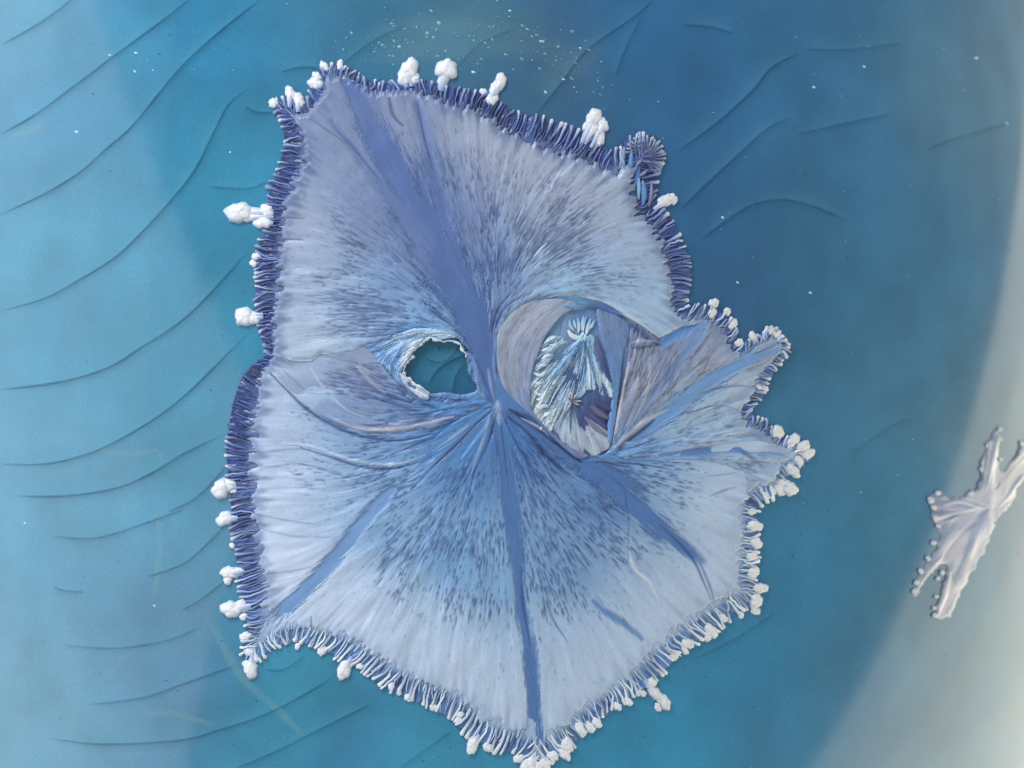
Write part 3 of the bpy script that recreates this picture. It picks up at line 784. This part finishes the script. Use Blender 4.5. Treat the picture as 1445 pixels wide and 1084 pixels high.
# lower fan
mL = lower & edge_in
pole = np.hypot(F1.X - 702, F1.Y - 580)
densB = sstep(35, 150, dist) * sstep(20, 90, pole) * (1 - 0.88 * sstep(190, 390, pole)) * (0.35 + 0.9 * sstep(0.35, 0.7, clump)) * (1 - 0.75 * sstep(560, 480, F1.X) * sstep(660, 740, F1.Y))
lower_o, flowB = lobe('lower_fan', F1, mL, GB, CB, 5.6,
      [([(350, 915), (400, 862), (455, 808), (500, 752), (552, 692)], (12, 11, 11, 10, 6), (118, 154, 202), .5, 2.5),
       ([(752, 1072), (754, 1000), (748, 930), (736, 850), (726, 760), (714, 660), (704, 590)], (12, 9, 8, 6, 11, 14, 8), (80, 118, 174), .9, 4.0),
       ([(990, 792), (940, 750), (890, 705), (840, 662), (780, 622), (720, 590)], (3, 12, 18, 17, 15, 9), (78, 116, 174), 1.1, 6.0),
       ([(905, 902), (880, 880), (852, 862), (836, 848)], (2, 4, 4, 2), (98, 136, 190), .9, 3.5)],
      2500, (7, 24), 0.9, densB, crystal, edges=rim_dist(F1, mL), marks=MK_LOW, amp=1.0, rim_tint=((192, 206, 230), .6))
# left fold
mD = left_l & edge_in
densD = (0.3 + sstep(0.4, 0.65, clump)) * sstep(440, 520, F1.X) * (1 - 0.5 * (F1.Y < 530))
left_o, _ = lobe('left_fold', F1, mD, GL, CL, 7.4, [], 420, (8, 32), 0.85, densD, crystal, edges=rim_dist(F1, mD), marks=MK_LEFT, amp=1.0)
# right arm
mR = right_l & edge_in
densR = (0.4 + sstep(0.4, 0.65, clump)) * sstep(10, 60, dist)
right_o, _ = lobe('right_arm', F1, mR, GR, CRR, 7.0,
      [([(1100, 492), (1040, 515), (990, 545), (930, 590), (885, 626)], (4, 9, 11, 10, 5), (114, 154, 206), 1.0, 4.5),
       ([(1128, 642), (1080, 632), (1030, 632), (980, 638), (930, 642)], (8, 7, 7, 6, 3), (92, 130, 188), .6, 4.0),
       ([(985, 470), (955, 510), (925, 550), (895, 595)], (5, 6, 5, 3), (118, 146, 192), 1.0, 5.0),
       ([(985, 450), (962, 462), (935, 484)], (7, 9, 5), (92, 142, 204), .9, 5.0)],
      520, (7, 26), 0.85, densR, crystal, edges=rim_dist(F1, mR), marks=MK_RIGHT, amp=.9, relief=1.1, lic_a=2.0)
# upper lobe
mU = upper & edge_in
dv, _w = vein_mask(F1, None, GA[0], (10, 10))
densA = sstep(30, 150, dist) * (0.35 + 0.9 * sstep(0.36, 0.66, clump)) * (0.4 + 0.6 * sstep(280, 120, np.hypot(F1.X - 690, F1.Y - 420))) * sstep(90, 260, F1.Y + 0.15 * F1.X)
upper_o, flowA = lobe('upper_lobe', F1, mU, GA, CA, 10.0,
      [([(694, 566), (682, 510), (662, 440), (628, 370), (585, 295), (550, 230), (515, 160), (490, 118)], (9, 21, 33, 32, 26, 20, 16, 10), (74, 104, 164), .95, 9.0),
       ([(650, 400), (628, 310), (606, 220), (588, 150)], (9, 7, 5, 3), (94, 116, 168), 1.2, 6.0),
       ([(600, 350), (530, 250), (470, 175)], (8, 7, 3), (100, 120, 166), 1.2, 7.0)],
      2500, (8, 32), 0.9, densA, crystal, edges=rim_dist(F1, mU, 14), bev=11, marks=MK_UP, amp=1.0, rim_tint=((166, 178, 202), .38))

# dark ruffled border band
mB = inside & (dist < wband * 1.45 + 6) & ~hole
dkc = lin((44, 64, 124)); plc = lin((104, 144, 198))
colb = dkc + (plc - dkc) * np.clip(pale * 1.15 + 0.12 * lN, 0, 1)[..., None]
patch = F1.noise(24, 2)
colb = colb * (0.75 + 0.5 * patch)[..., None]
colb[..., 2] *= 1 + 0.25 * (patch - .5)
tb = sstep(0.55, 1.0, dist / (wband + 1e-6))
tbc = (tb * np.clip(0.4 + pale, 0, .85))[..., None]
colb = colb * (1 - tbc) + (lin((120, 138, 182)) + (lin((172, 192, 222)) - lin((120, 138, 182))) * np.clip(pale * 1.7, 0, 1)[..., None]) * tbc
Hb = 1.9 + 0.7 * np.clip(lN, -2, 2) + 1.2 * tb
cb = mB[:-1, :-1] & mB[1:, 1:] & mB[1:, :-1] & mB[:-1, 1:]
band = F1.build('fringe_band', cb, cb, Hb, np.clip(colb, .004, .9), M_FRINGE, crystal)

# fringe teeth, gathered into little tufts
s_ = 0.0; n_t = 0
phase = rng.random(8) * 6.28
usable = Ltot - 60
cl_c = 0.0; cl_n = 18.0
while s_ < Ltot - 4 and n_t < 300:
    i = int(s_ / 2.0) % len(OUTR)
    x, y, w, pl = OUTR[i]
    nx, ny = INW[i]; tx, ty = tan_[i]
    if s_ > cl_c + cl_n:
        cl_c = s_ + cl_n * .9; cl_n = 9 + 15 * rng.random(); cl_o = 7 * rng.random() ** 1.6 - 1; cl_l = 0.8 + .35 * rng.random()
    if n_t == 0: cl_o, cl_l = 2.0, 1.0
    if y < 1094:
        sk = 0.3 * math.sin(s_ / 70 + phase[0]) + 0.12 * rng.standard_normal()
        bend = 2.8 * math.sin(s_ / 38 + phase[1]) + 1.8 * rng.standard_normal()
        L0 = w * cl_l * (0.85 + 0.4 * rng.random()); o_ = cl_o - 1.5 + 3 * rng.random()
        gather = -0.24 * (s_ - cl_c)
        p = []
        for q in np.linspace(0, 1, 7):
            dd = L0 * (1 - q) - o_ * q
            off = sk * (dd - w * .4) * 0.6 + bend * math.sin(q * 3.6) + gather * q ** 1.6 + .5 * rng.standard_normal()
            p.append((x + nx * dd + tx * off, y + ny * dd + ty * off))
        pq = min(1.0, pl * 1.7)
        mid = np.array((76, 92, 148) if rng.random() < .65 else (120, 136, 184)) * (1 - pq) + np.array((192, 208, 232)) * pq
        inn = np.array((106, 122, 170)) * (1 - pq) + np.array((174, 192, 222)) * pq
        tip = np.array((132, 148, 190) if rng.random() < .5 else (196, 208, 228)) * (1 - pq) + np.array((228, 233, 240)) * pq
        v = 0.78 + 0.44 * rng.random()
        wt = 0.6 + 0.6 * rng.random()
        ridge('tooth', p, (0.7, 1.5 * wt, 1.9 * wt, 1.8 * wt, 2.2 * wt, (2.0 + 1.6 * rng.random()) * wt), (0.4, 1.8, 2.4, 2.2, 2.4, 1.8), np.clip(np.array([inn, mid * v, mid * v, mid * v * .6 + tip * .4, tip]), 0, 242), 2.4, M_FRINGE, band, 7, 5)
        n_t += 1
    s_ += (Ltot - 60) / 300 * (0.62 + 0.76 * rng.random())

# thin ripples between the teeth, too fine to tell apart
pool = []
s_ = 3.0
while s_ < Ltot - 4:
    i = int(s_ / 2.0) % len(OUTR)
    x, y, w, pl = OUTR[i]
    if y < 1094:
        nx, ny = INW[i]; tx, ty = tan_[i]
        L0 = w * (0.9 + 0.5 * rng.random()); L1 = w * (0.55 * rng.random() ** 1.5) - 2
        sk = 0.3 * math.sin(s_ / 70 + phase[0]) + 0.15 * rng.standard_normal(); bend = 2.8 * math.sin(s_ / 38 + phase[1]) + 1.6 * rng.standard_normal()
        p = [(x + nx * dd + tx * (sk * (dd - w * .4) * .6 + bend * math.sin(q * 3.6)), y + ny * dd + ty * (sk * (dd - w * .4) * .6 + bend * math.sin(q * 3.6))) for q in np.linspace(0, 1, 6) for dd in (L0 * (1 - q) + L1 * q,)]
        pq = min(1.0, pl * 1.7); v = .8 + .45 * rng.random()
        c = (np.array((72, 88, 144)) * (1 - pq) + np.array((186, 204, 230)) * pq) * v
        c2 = (np.array((106, 122, 170)) * (1 - pq) + np.array((174, 192, 222)) * pq)
        ridge('r', p, (.5, 1.2, 1.3, 1.0), (.4, 1.4, 1.6, .8), np.clip([c2, c, c, c], 0, 240), 2.5, None, None, 6, 4, True, pool)
    s_ += 5 + 5 * rng.random()
off = 0; VV, FF, CC = [], [], []
for (v_, f_, c_) in pool:
    VV.append(v_); FF.append(f_ + off); CC.append(c_); off += len(v_)
rp = link('fringe_ripples', np_mesh('fringe_ripples', np.concatenate(VV), np.concatenate(FF), np.concatenate(CC)), M_FRINGE, band)
rp['kind'] = 'stuff'

# beads along the rim: u, v, radius, second lump offset
BE = [(338, 300, 15), (352, 306, 9), (372, 314, 12), (377, 298, 9), (345, 447, 12), (358, 449, 9), (410, 132, 9), (422, 142, 10), (446, 118, 9), (448, 108, 7), (578, 98, 12), (572, 108, 11), (584, 112, 8), (630, 98, 15), (624, 116, 7),
      (706, 115, 10), (698, 124, 9), (694, 140, 8), (682, 130, 6), (838, 166, 11), (850, 176, 10), (836, 182, 9), (846, 196, 8), (828, 178, 6), (940, 283, 9), (949, 281, 8), (932, 284, 5), (1007, 428, 8), (1004, 442, 7), (1026, 440, 6), (1033, 458, 7), (1042, 484, 7),
      (1062, 476, 6), (1088, 468, 6), (1096, 472, 6), (1070, 546, 6), (1078, 548, 6), (1096, 610, 9), (1118, 622, 9), (1132, 630, 9), (1139, 640, 8), (1126, 650, 8), (1118, 664, 9), (1114, 690, 9), (1098, 690, 7), (1080, 700, 6), (1104, 682, 7),
      (1064, 742, 9), (1066, 766, 9), (1060, 785, 8), (1062, 808, 10), (1072, 830, 8), (1066, 848, 11), (1066, 862, 7), (1020, 872, 7), (1002, 890, 9), (998, 900, 6), (970, 908, 8), (966, 918, 6), (950, 926, 6), (918, 964, 8), (924, 978, 9), (936, 990, 9), (928, 998, 6),
      (906, 978, 6), (832, 1026, 8), (818, 1028, 9), (842, 1020, 7), (800, 1050, 10), (796, 1064, 8), (780, 1066, 8), (768, 1078, 10), (746, 1080, 11), (758, 1086, 9), (668, 1048, 9), (666, 1056, 7), (688, 1054, 7), (646, 1016, 6), (648, 1008, 6), (486, 944, 9), (482, 952, 7), (508, 940, 6),
      (552, 968, 6), (612, 998, 6), (354, 944, 11), (350, 938, 8), (352, 920, 7), (347, 898, 7), (326, 860, 13), (340, 852, 8), (344, 870, 6), (324, 808, 11), (322, 818, 7), (338, 806, 8), (318, 732, 12), (312, 690, 13), (322, 684, 9), (330, 692, 6),
      (328, 770, 5), (386, 146, 6), (458, 94, 6), (480, 92, 6), (362, 362, 6), (358, 372, 5), (420, 912, 5), (455, 918, 6), (576, 984, 6), (732, 1070, 7), (870, 996, 7), (886, 990, 6), (1045, 868, 5), (1050, 700, 4), (1060, 722, 6), (360, 928, 6)]
for (x, y, r) in BE:
    i = int(np.argmin((OUTR[:, 0] - x) ** 2 + (OUTR[:, 1] - y) ** 2))
    ang = math.atan2(-INW[i, 1], -INW[i, 0])
    warm = 1 if x > 900 else 0
    c = (228, 230, 232) if warm else (236, 239, 246)
    bead(crystal, x, y, r * (0.85 + .25 * rng.random()), ang, c, 1.0 + .4 * rng.random())
    ox, oy = OUTR[i, 0] + INW[i, 0] * 10, OUTR[i, 1] + INW[i, 1] * 10
    if r >= 9:     # the pale stalk that carries it
        ridge('bead_stalk', [(ox, oy), ((ox + x) / 2, (oy + y) / 2), (x, y)], (r * .35, r * .5, r * .6), (2, 3.5, 4), [(150, 172, 214), (196, 208, 232), (232, 236, 244)], 2.4, M_FRINGE, crystal, 5, 5)
# the dark rosette lobe on the upper right rim
for a in np.linspace(-2.9, 0.9, 19):
    ca, sa = math.cos(a), math.sin(a)
    rr = 27 + 5 * rng.random()
    ridge('rosette_blade', [(908 + ca * 5, 222 + sa * 5), (908 + ca * 15 - sa * 2, 222 + sa * 15 + ca * 2), (908 + ca * rr, 222 + sa * rr)], (1.0, 1.9, 1.8, 2.0), (1, 2, 2.5, 2), [(60, 68, 116), (84, 94, 142), (104, 116, 160), (158, 172, 200)], 3.0, M_FRINGE, band, 6, 5)

for (a, b, w, c) in (((884, 262), (890, 214), 4, (96, 140, 196)), ((892, 268), (900, 232), 4, (84, 130, 192)), ((878, 248), (874, 214), 3.4, (150, 176, 208)), ((872, 240), (880, 208), 3, (128, 150, 190)), ((900, 282), (896, 240), 3.2, (150, 184, 220)), ((906, 290), (906, 256), 4, (96, 146, 202)), ((914, 292), (918, 256), 2.6, (120, 130, 166)), ((898, 250), (912, 240), 2.4, (130, 138, 170))):
    ridge('rosette_blade', [a, ((a[0] + b[0]) / 2 + 2, (a[1] + b[1]) / 2), b], (w * .4, w, w, w * .4), (.8, 1.8, 1.8, 1), [np.array(c) * .9, c, c], 4.4, M_FRINGE, band, 7, 5)

# ---- folds, rims and openings
DK = (40, 62, 118)


def fold(path, w, cols, base=4.5, h=1.6, par=None, rings=16):
    return ridge('fold_line', path, w, (h * .3, h, h, h * .3), cols, base, M_SHEET, par or crystal, rings, 5)


def groove(path, w, base=4.2, c=DK, par=None):
    return ridge('groove', path, (w * .25, w, w, w * .3), (.5, .6, .6, .5), [c, c, c], base, M_SHEET, par or crystal, 16, 4)


# crumpled pale blue film at the left opening and its white chipped rim
def plate(name, poly, guides, ctab, base, parent, nfl=60, relief=.4, bev=5, marks=(), lic_a=1.0, jag=0.0, amp=.4, cut=None):
    pc = catmull(poly, 3, True)
    f = Field(pc[:, 0].min() - 12, pc[:, 1].min() - 12, pc[:, 0].max() + 12, pc[:, 1].max() + 12, 0.9)
    m = f.inside(pc)
    if jag:                    # torn, feathered edge that follows the grain
        fl = f.flow(guides)
        st = f.lic(fl, 10, m, f.noise(7, 1))
        rd = rim_dist(f, m, jag * 2.2)
        m = m & (rd > jag * np.clip(0.5 + 0.6 * st, 0, 2))
    if cut is not None: m = m & ~f.inside(cut)
    o, _ = lobe(name, f, m, guides, ctab, base, [], nfl, (8, 24), 1.1, np.ones(f.X.shape), parent, bev, relief, amp, rim_dist(f, m), marks, lic_a, False)
    return o


film = plate('crumpled_film', [(512, 488), (530, 480), (552, 470), (580, 462), (612, 462), (636, 468), (652, 482), (656, 498), (645, 484), (622, 482), (604, 478), (590, 492), (578, 510), (571, 526), (588, 542), (608, 558), (600, 566), (578, 556), (556, 538), (538, 516), (524, 500)],
             [[(600, 480), (560, 500), (545, 520)], [(640, 472), (590, 470), (540, 490), (520, 495)], [(575, 515), (556, 530)], [(545, 520), (575, 550), (606, 562)], [(575, 530), (590, 545)]],
             [(530, 490, 110, 156, 214), (555, 480, 150, 190, 228), (580, 475, 166, 196, 228), (560, 505, 128, 168, 222), (545, 520, 150, 182, 222), (590, 486, 190, 214, 236), (565, 530, 110, 160, 216), (580, 548, 176, 200, 230), (600, 562, 190, 210, 234), (640, 474, 150, 196, 228)], 10.4, crystal, 30, 1.5, 4,
             [([(516, 490), (524, 505), (535, 520)], 3, 'd', .7), ([(530, 488), (545, 505), (560, 522)], 3, 'b', .6), ([(555, 474), (570, 488), (566, 512)], 3, 'p', .6), ([(540, 515), (560, 540), (590, 560)], 3.4, 'd', .8), ([(565, 528), (582, 546), (604, 560)], 4, 'w', .9), ([(586, 484), (574, 504), (566, 522)], 4, 'w', .8), ([(575, 478), (562, 500), (556, 520)], 2.4, 'b', .7), ([(600, 470), (630, 472), (650, 488)], 3, 'p', .6)], 2.2, 2.0, .5, HOLE)
rimw = catmull([(656, 506), (650, 488), (640, 481), (622, 481), (604, 477), (588, 492), (577, 510), (570, 526), (586, 541), (606, 556)], 2)
for a0, a1 in ((0, .2), (.2, .42), (.42, .58), (.58, .74), (.74, 1.0)):
    q = rimw[int(a0 * (len(rimw) - 1)):int(a1 * (len(rimw) - 1)) + 1]
    q = q + rng.standard_normal(q.shape) * 1.2
    q = q[::3]
    ww = 0.7 + 3.0 * rng.random(12) ** 2
    ridge('rim_flake', q, ww, 0.6 + 1.0 * rng.random(12), [(186, 210, 234), (222, 230, 238), (196, 216, 236)], 9.2, M_BEAD, film, 20, 5)


# ---- plates and the feathery growth in the right opening


floor_o = plate('opening_floor', [(800, 416), (850, 424), (892, 455), (892, 500), (880, 560), (866, 640), (835, 648), (800, 640), (760, 605), (738, 570), (740, 520), (755, 470)], [[(820, 440), (815, 540), (810, 640)]],
                [(820, 440, 112, 150, 196), (800, 460, 130, 160, 196), (845, 450, 104, 130, 180), (800, 540, 60, 84, 138), (850, 600, 62, 70, 118), (760, 560, 110, 144, 190)], 2.4, crystal, 40)
tanp = plate('crescent_petal', [(782, 420), (808, 424), (812, 434), (792, 446), (774, 468), (762, 492), (752, 520), (748, 552), (752, 580), (772, 604), (800, 628), (830, 642), (812, 646), (782, 622), (752, 592), (728, 570), (708, 545), (698, 505), (700, 470), (716, 442), (748, 424)],
             [[(795, 425), (750, 445), (722, 490), (722, 540), (750, 580), (810, 635)], [(805, 432), (765, 470), (745, 520), (745, 570)]], [(740, 450, 166, 170, 188), (720, 500, 164, 168, 186), (725, 540, 158, 164, 188), (745, 500, 140, 152, 186), (745, 570, 122, 146, 192), (790, 430, 158, 166, 188), (800, 632, 120, 130, 170), (770, 605, 110, 126, 176)], 8.6, crystal, 70)
bluep = plate('slate_plate', [(842, 432), (862, 440), (884, 455), (888, 474), (880, 500), (874, 540), (868, 600), (858, 634), (856, 600), (862, 560), (858, 520), (848, 486), (842, 456)],
              [[(850, 440), (862, 500), (866, 560), (860, 620)]], [(862, 460, 122, 140, 182), (868, 490, 104, 134, 184), (866, 540, 96, 134, 188), (862, 600, 100, 140, 194)], 6.4, crystal, 20, .3)
capp = plate('dark_shelf', [(780, 418), (820, 418), (850, 426), (880, 446), (860, 444), (835, 436), (806, 438), (778, 430)], [[(780, 424), (830, 426), (880, 448)]], [(790, 424, 80, 140, 186), (815, 426, 120, 164, 204), (840, 432, 74, 94, 150), (865, 442, 80, 120, 180)], 8.0, crystal, 24, .5)

feather = thing('feathery_crystal', 'small pale feathery crystal growing inside the oval opening edged by a tan crescent', 'crystal', (808, 560))
WHT = (222, 234, 242)


def blade(name, a, b, w, c0, c1, par, base=3.0, h=3.0, bow=0.0, c2=None):
    a = np.array(a, float); b = np.array(b, float)
    d = b - a; n = np.array([-d[1], d[0]])
    m = (a + b) / 2 + n * bow
    return ridge(name, [a, m, b], (w * .35, w, w * .95, w * .25), (h * .4, h, h, h * .5), [c0, np.array(c0) * .5 + np.array(c1) * .5, c1, c2 or c1], base, M_BEAD, par, 8, 5)


up_f = plate('feather_skirt', [(822, 468), (838, 476), (846, 500), (856, 520), (866, 545), (868, 566), (850, 566), (838, 556), (822, 566), (806, 572), (794, 590), (778, 612), (758, 604), (744, 584), (742, 552), (745, 524), (758, 494), (776, 474), (800, 476)],
             [[(822, 474), (800, 510), (775, 550), (752, 600)], [(820, 474), (790, 496), (748, 530)], [(823, 474), (818, 520), (805, 580)], [(826, 474), (836, 510), (845, 570)], [(828, 474), (846, 505), (866, 550)], [(800, 530), (776, 570), (760, 606)], [(815, 474), (785, 485), (760, 500)]],
             [(822, 490, 150, 192, 226), (800, 520, 140, 184, 222), (770, 530, 196, 218, 234), (762, 570, 208, 224, 234), (775, 595, 206, 222, 234), (820, 540, 176, 206, 230), (800, 560, 150, 180, 214), (850, 550, 200, 218, 232), (840, 510, 150, 190, 226), (780, 490, 170, 204, 228)], 4.0, feather, 60, 2.0, 4,
             [([(822, 482), (806, 520), (790, 548), (776, 580)], 3.2, 'd', .7), ([(823, 482), (824, 520), (818, 548)], 2.6, 'b', .8), ([(821, 482), (796, 512), (768, 540)], 3, 'b', .8), ([(824, 482), (834, 515), (842, 545)], 2.6, 'd', .6), ([(818, 484), (790, 506), (764, 518)], 2.4, 'd', .6), ([(814, 500), (800, 530), (782, 556)], 2, 'p', .8), ([(826, 500), (830, 530), (832, 552)], 2.4, 'p', .8), ([(786, 556), (772, 580), (766, 602)], 2.4, 'd', .6), ([(838, 510), (850, 536), (858, 556)], 2.4, 'p', .7), ([(776, 484), (766, 500), (758, 512)], 3, 'n', .5)], 2.8, 6.0, .6)
lo_f = plate('fan_base', [(806, 562), (822, 572), (838, 590), (854, 604), (862, 614), (858, 634), (838, 644), (812, 640), (790, 622), (776, 604), (786, 590), (798, 574)],
             [[(806, 566), (790, 590), (778, 612)], [(806, 566), (808, 600), (812, 640)], [(808, 566), (822, 600), (838, 640)], [(810, 566), (836, 592), (860, 616)]],
             [(806, 575, 110, 126, 166), (800, 600, 172, 190, 212), (820, 620, 178, 188, 206), (840, 630, 176, 186, 204), (845, 605, 166, 176, 198), (790, 608, 176, 198, 218)], 4.4, feather, 30, .9, 4,
             [([(806, 568), (805, 590), (804, 612)], 2.4, 'n', .85), ([(808, 568), (816, 590), (824, 608)], 2.2, 'n', .8), ([(804, 568), (796, 588), (788, 606)], 2, 'd', .8), ([(807, 568), (809, 585), (812, 600)], 1.6, 'n', .7), ([(812, 570), (828, 586), (842, 598)], 3, 'n', .8)], 1.6, 3.0, .5)
for (p0, p1, c) in (((832, 572), (860, 592), (108, 106, 132)), ((826, 578), (858, 606), (76, 84, 130)), ((838, 564), (864, 580), (70, 76, 120)), ((824, 588), (860, 618), (120, 122, 150)), ((846, 494), (860, 540), (72, 82, 136)), ((841, 474), (852, 512), (92, 94, 134))):
    blade('dark_shard', p0, p1, 4.6, c, c, feather, 4.4, 1.8, .05)

for a in np.linspace(0, 6.28, 7, endpoint=False):    # the brownish star at the joint
    a += .25 * rng.standard_normal(); q_ = .6 + .6 * rng.random()
    blade('star_ray', (806, 565), (806 + 14 * q_ * math.cos(a), 564 + 11 * q_ * math.sin(a)), 1.9, (96, 92, 116), (176, 172, 178), feather, 5.2, 2.4, .1, (200, 196, 200))
for i, x in enumerate((803, 809, 814, 820, 825, 831, 836)):    # ribs of the top tuft
    x += rng.standard_normal() * 1.2
    blade('rib', (x + 1, 444 + abs(i - 3) * 2.2 + 2 * rng.random()), (819 + (x - 820) * .55, 470 + 4 * rng.standard_normal()), 1.8 + 1.6 * rng.random(), (120, 166, 212), (186, 214, 234), feather, 4.6, 1.6, .1 * rng.standard_normal(), (216, 228, 238))
ridge('collar', [(801, 466), (806, 474), (818, 478), (832, 475)], (1.5, 4, 3, 1.2), (1, 1.6, 1.4, .6), [(226, 232, 238), (206, 220, 236), (160, 180, 212)], 4.8, M_BEAD, feather, 10, 5)
for (x, y, a, L) in ((776, 478, 2.4, 18), (772, 488, 2.6, 18), (768, 502, 2.7, 17), (764, 514, 2.9, 16), (760, 524, 2.9, 16), (760, 538, 3.1, 14), (764, 552, 3.0, 15), (764, 562, 3.0, 14), (766, 574, 2.8, 14), (770, 584, 2.6, 13), (768, 594, 2.4, 13)):
    if x < 800: x += 9
    x += rng.standard_normal() * 2; y += rng.standard_normal() * 2; L *= .7 + .5 * rng.random()
    blade('tuft', (x, y), (x + math.cos(a) * L, y + abs(math.sin(a)) * L * .8), 2.2 + 1.4 * rng.random(), (166, 198, 226), (214, 228, 238), feather, 4.4, 2.0, .2 * rng.standard_normal(), (234, 240, 242))

# ------------------------------------------------------------------ the silvery crystal at the right
F2 = Field(1270, 570, 1500, 900, 1.1)
RC = [(1308, 700), (1325, 692), (1345, 700), (1365, 692), (1378, 680), (1380, 652), (1390, 625), (1402, 600), (1410, 610), (1411, 640), (1413, 662), (1428, 642), (1447, 615), (1478, 590), (1488, 606), (1462, 650), (1442, 682), (1428, 712), (1404, 742),
      (1394, 770), (1386, 790), (1366, 820), (1352, 850), (1341, 870), (1322, 877), (1315, 868), (1325, 832), (1333, 802), (1323, 803), (1311, 815), (1300, 835), (1290, 843), (1284, 837), (1291, 815), (1306, 790), (1319, 768), (1320, 745), (1311, 725)]
RCc = catmull(RC, 2, True)
m2 = F2.inside(RCc)
jag = F2.noise(7, 2)
d2 = F2.polydist(RCc, True, None, 30)
m2 &= d2 > 5.0 * np.clip(jag * 1.6 - .3, 0, 1.2)
silver = thing('silvery_crystal', 'pale silvery branching crystal lying under the beige sheen', 'crystal', (1385, 720))
G2 = [[(1390, 715), (1340, 705), (1305, 705)], [(1390, 710), (1395, 660), (1402, 600)], [(1395, 710), (1425, 660), (1480, 595)], [(1385, 725), (1340, 770), (1285, 840)], [(1388, 725), (1370, 790), (1328, 876)], [(1395, 720), (1400, 750), (1380, 800)]]
sil, _ = lobe('branching_plate', F2, m2, G2, [(1385, 720, 136, 154, 192), (1340, 710, 120, 134, 172), (1400, 630, 136, 150, 182), (1340, 850, 158, 166, 190), (1300, 820, 134, 146, 174), (1440, 650, 150, 162, 184), (1370, 780, 158, 166, 194)], 2.0,
              [], 90, (10, 30), 1.2, np.ones(F2.X.shape), silver, 5, .2, .25, rim_dist(F2, m2),
              [([(1380, 690), (1386, 660), (1394, 625)], 3, 'n', .35), ([(1402, 690), (1420, 668), (1445, 640)], 3, 'n', .4), ([(1392, 680), (1400, 650), (1406, 620)], 3, 'w', .6), ([(1330, 712), (1355, 708), (1380, 716)], 3, 'w', .4), ([(1322, 735), (1345, 728), (1375, 722)], 3, 'n', .3), ([(1396, 770), (1402, 742), (1422, 712)], 4, 'w', .6),
               ([(1350, 850), (1368, 818), (1386, 785)], 3, 'w', .6), ([(1328, 790), (1345, 765), (1375, 735)], 3, 'n', .3), ([(1294, 835), (1310, 805), (1330, 785)], 3, 'w', .4), ([(1322, 868), (1332, 835), (1340, 805)], 3, 'w', .5), ([(1410, 715), (1430, 690), (1460, 650)], 3, 'w', .6)], 1.0, False, M_SILVER)
for (x, y, r) in ((1312, 706, 6), (1316, 716, 5), (1322, 696, 5), (1368, 697, 4), (1318, 730, 4), (1322, 742, 4), (1316, 766, 5), (1308, 788, 5), (1298, 806, 5), (1292, 822, 5), (1289, 834, 5), (1328, 808, 5), (1322, 816, 4), (1320, 842, 4), (1317, 858, 4), (1318, 868, 5), (1409, 606, 4), (1410, 620, 4), (1410, 648, 4), (1441, 626, 5), (1424, 846, 0)):
    if r: bead(silver, x, y, r * .75, rng.random() * 6, (206, 210, 212), 1.1, 2.4)

# ------------------------------------------------------------------ specks and bubbles caught in the glaze
SV, SF, SC = [], [], []


def speck(x, y, r, c, h=1.0):
    n0 = len(SV); k = 6; el = .7 + 1.1 * random.random()
    for q, z in ((1, -.4), (.6, .6)):
        for j in range(k):
            a = j * 6.283 / k
            rr = r * q * (0.6 + .7 * random.random())
            SV.append((x + rr * math.cos(a) * el + .4 * rr * math.sin(a), y + rr * math.sin(a), h * z * min(r, 1.2)))
            SC.append(c)
    for j in range(k):
        SF.append((n0 + j, n0 + k + j, n0 + k + (j + 1) % k, n0 + (j + 1) % k))
    SF.append((n0 + k, n0 + k + 3, n0 + k + 2, n0 + k + 1)); SF.append((n0 + k, n0 + k + 5, n0 + k + 4, n0 + k + 3))


for _ in range(230):
    t = random.random()
    x = 480 + 390 * t + random.gauss(0, 14); y = 78 - 40 * math.sin(t * 3.14) + 62 * t ** 3 + random.gauss(0, 24)
    if y > 92 + 100 * max(0, t - .3): continue
    b = random.random()
    c = (84 + 70 * b ** 3, 142 + 50 * b ** 3, 166 + 40 * b ** 3)
    speck(x, y, 0.8 + 2.6 * random.random() ** 3, c)
for _ in range(330):
    x = random.uniform(0, 1445); y = random.uniform(0, 1084)
    b = random.random()
    c = (130, 180, 205) if b > .55 else (22, 66, 100)
    speck(x, y, .6 + .6 * random.random(), c)
for (x, y) in ((192, 75), (190, 101), (216, 99), (218, 855), (35, 738), (1378, 82), (1219, 94), (1148, 123), (1421, 174), (1020, 307), (155, 78), (770, 130), (795, 112), (618, 384), (1143, 413), (1041, 399), (325, 215), (108, 186), (720, 15), (668, 102)):
    speck(x, y, 1.7 + .8 * random.random(), (186, 214, 226), 1.0)
SVa = np.array(SV)
sp = link('glaze_specks', np_mesh('glaze_specks', to_world(SVa[:, 0], SVa[:, 1], SVa[:, 2]), np.array(SF), lin(np.array(SC))), M_SPECK)
sp['kind'] = 'stuff'; sp['label'] = 'tiny pale bubbles and dark specks scattered in the teal glaze'; sp['category'] = 'specks'
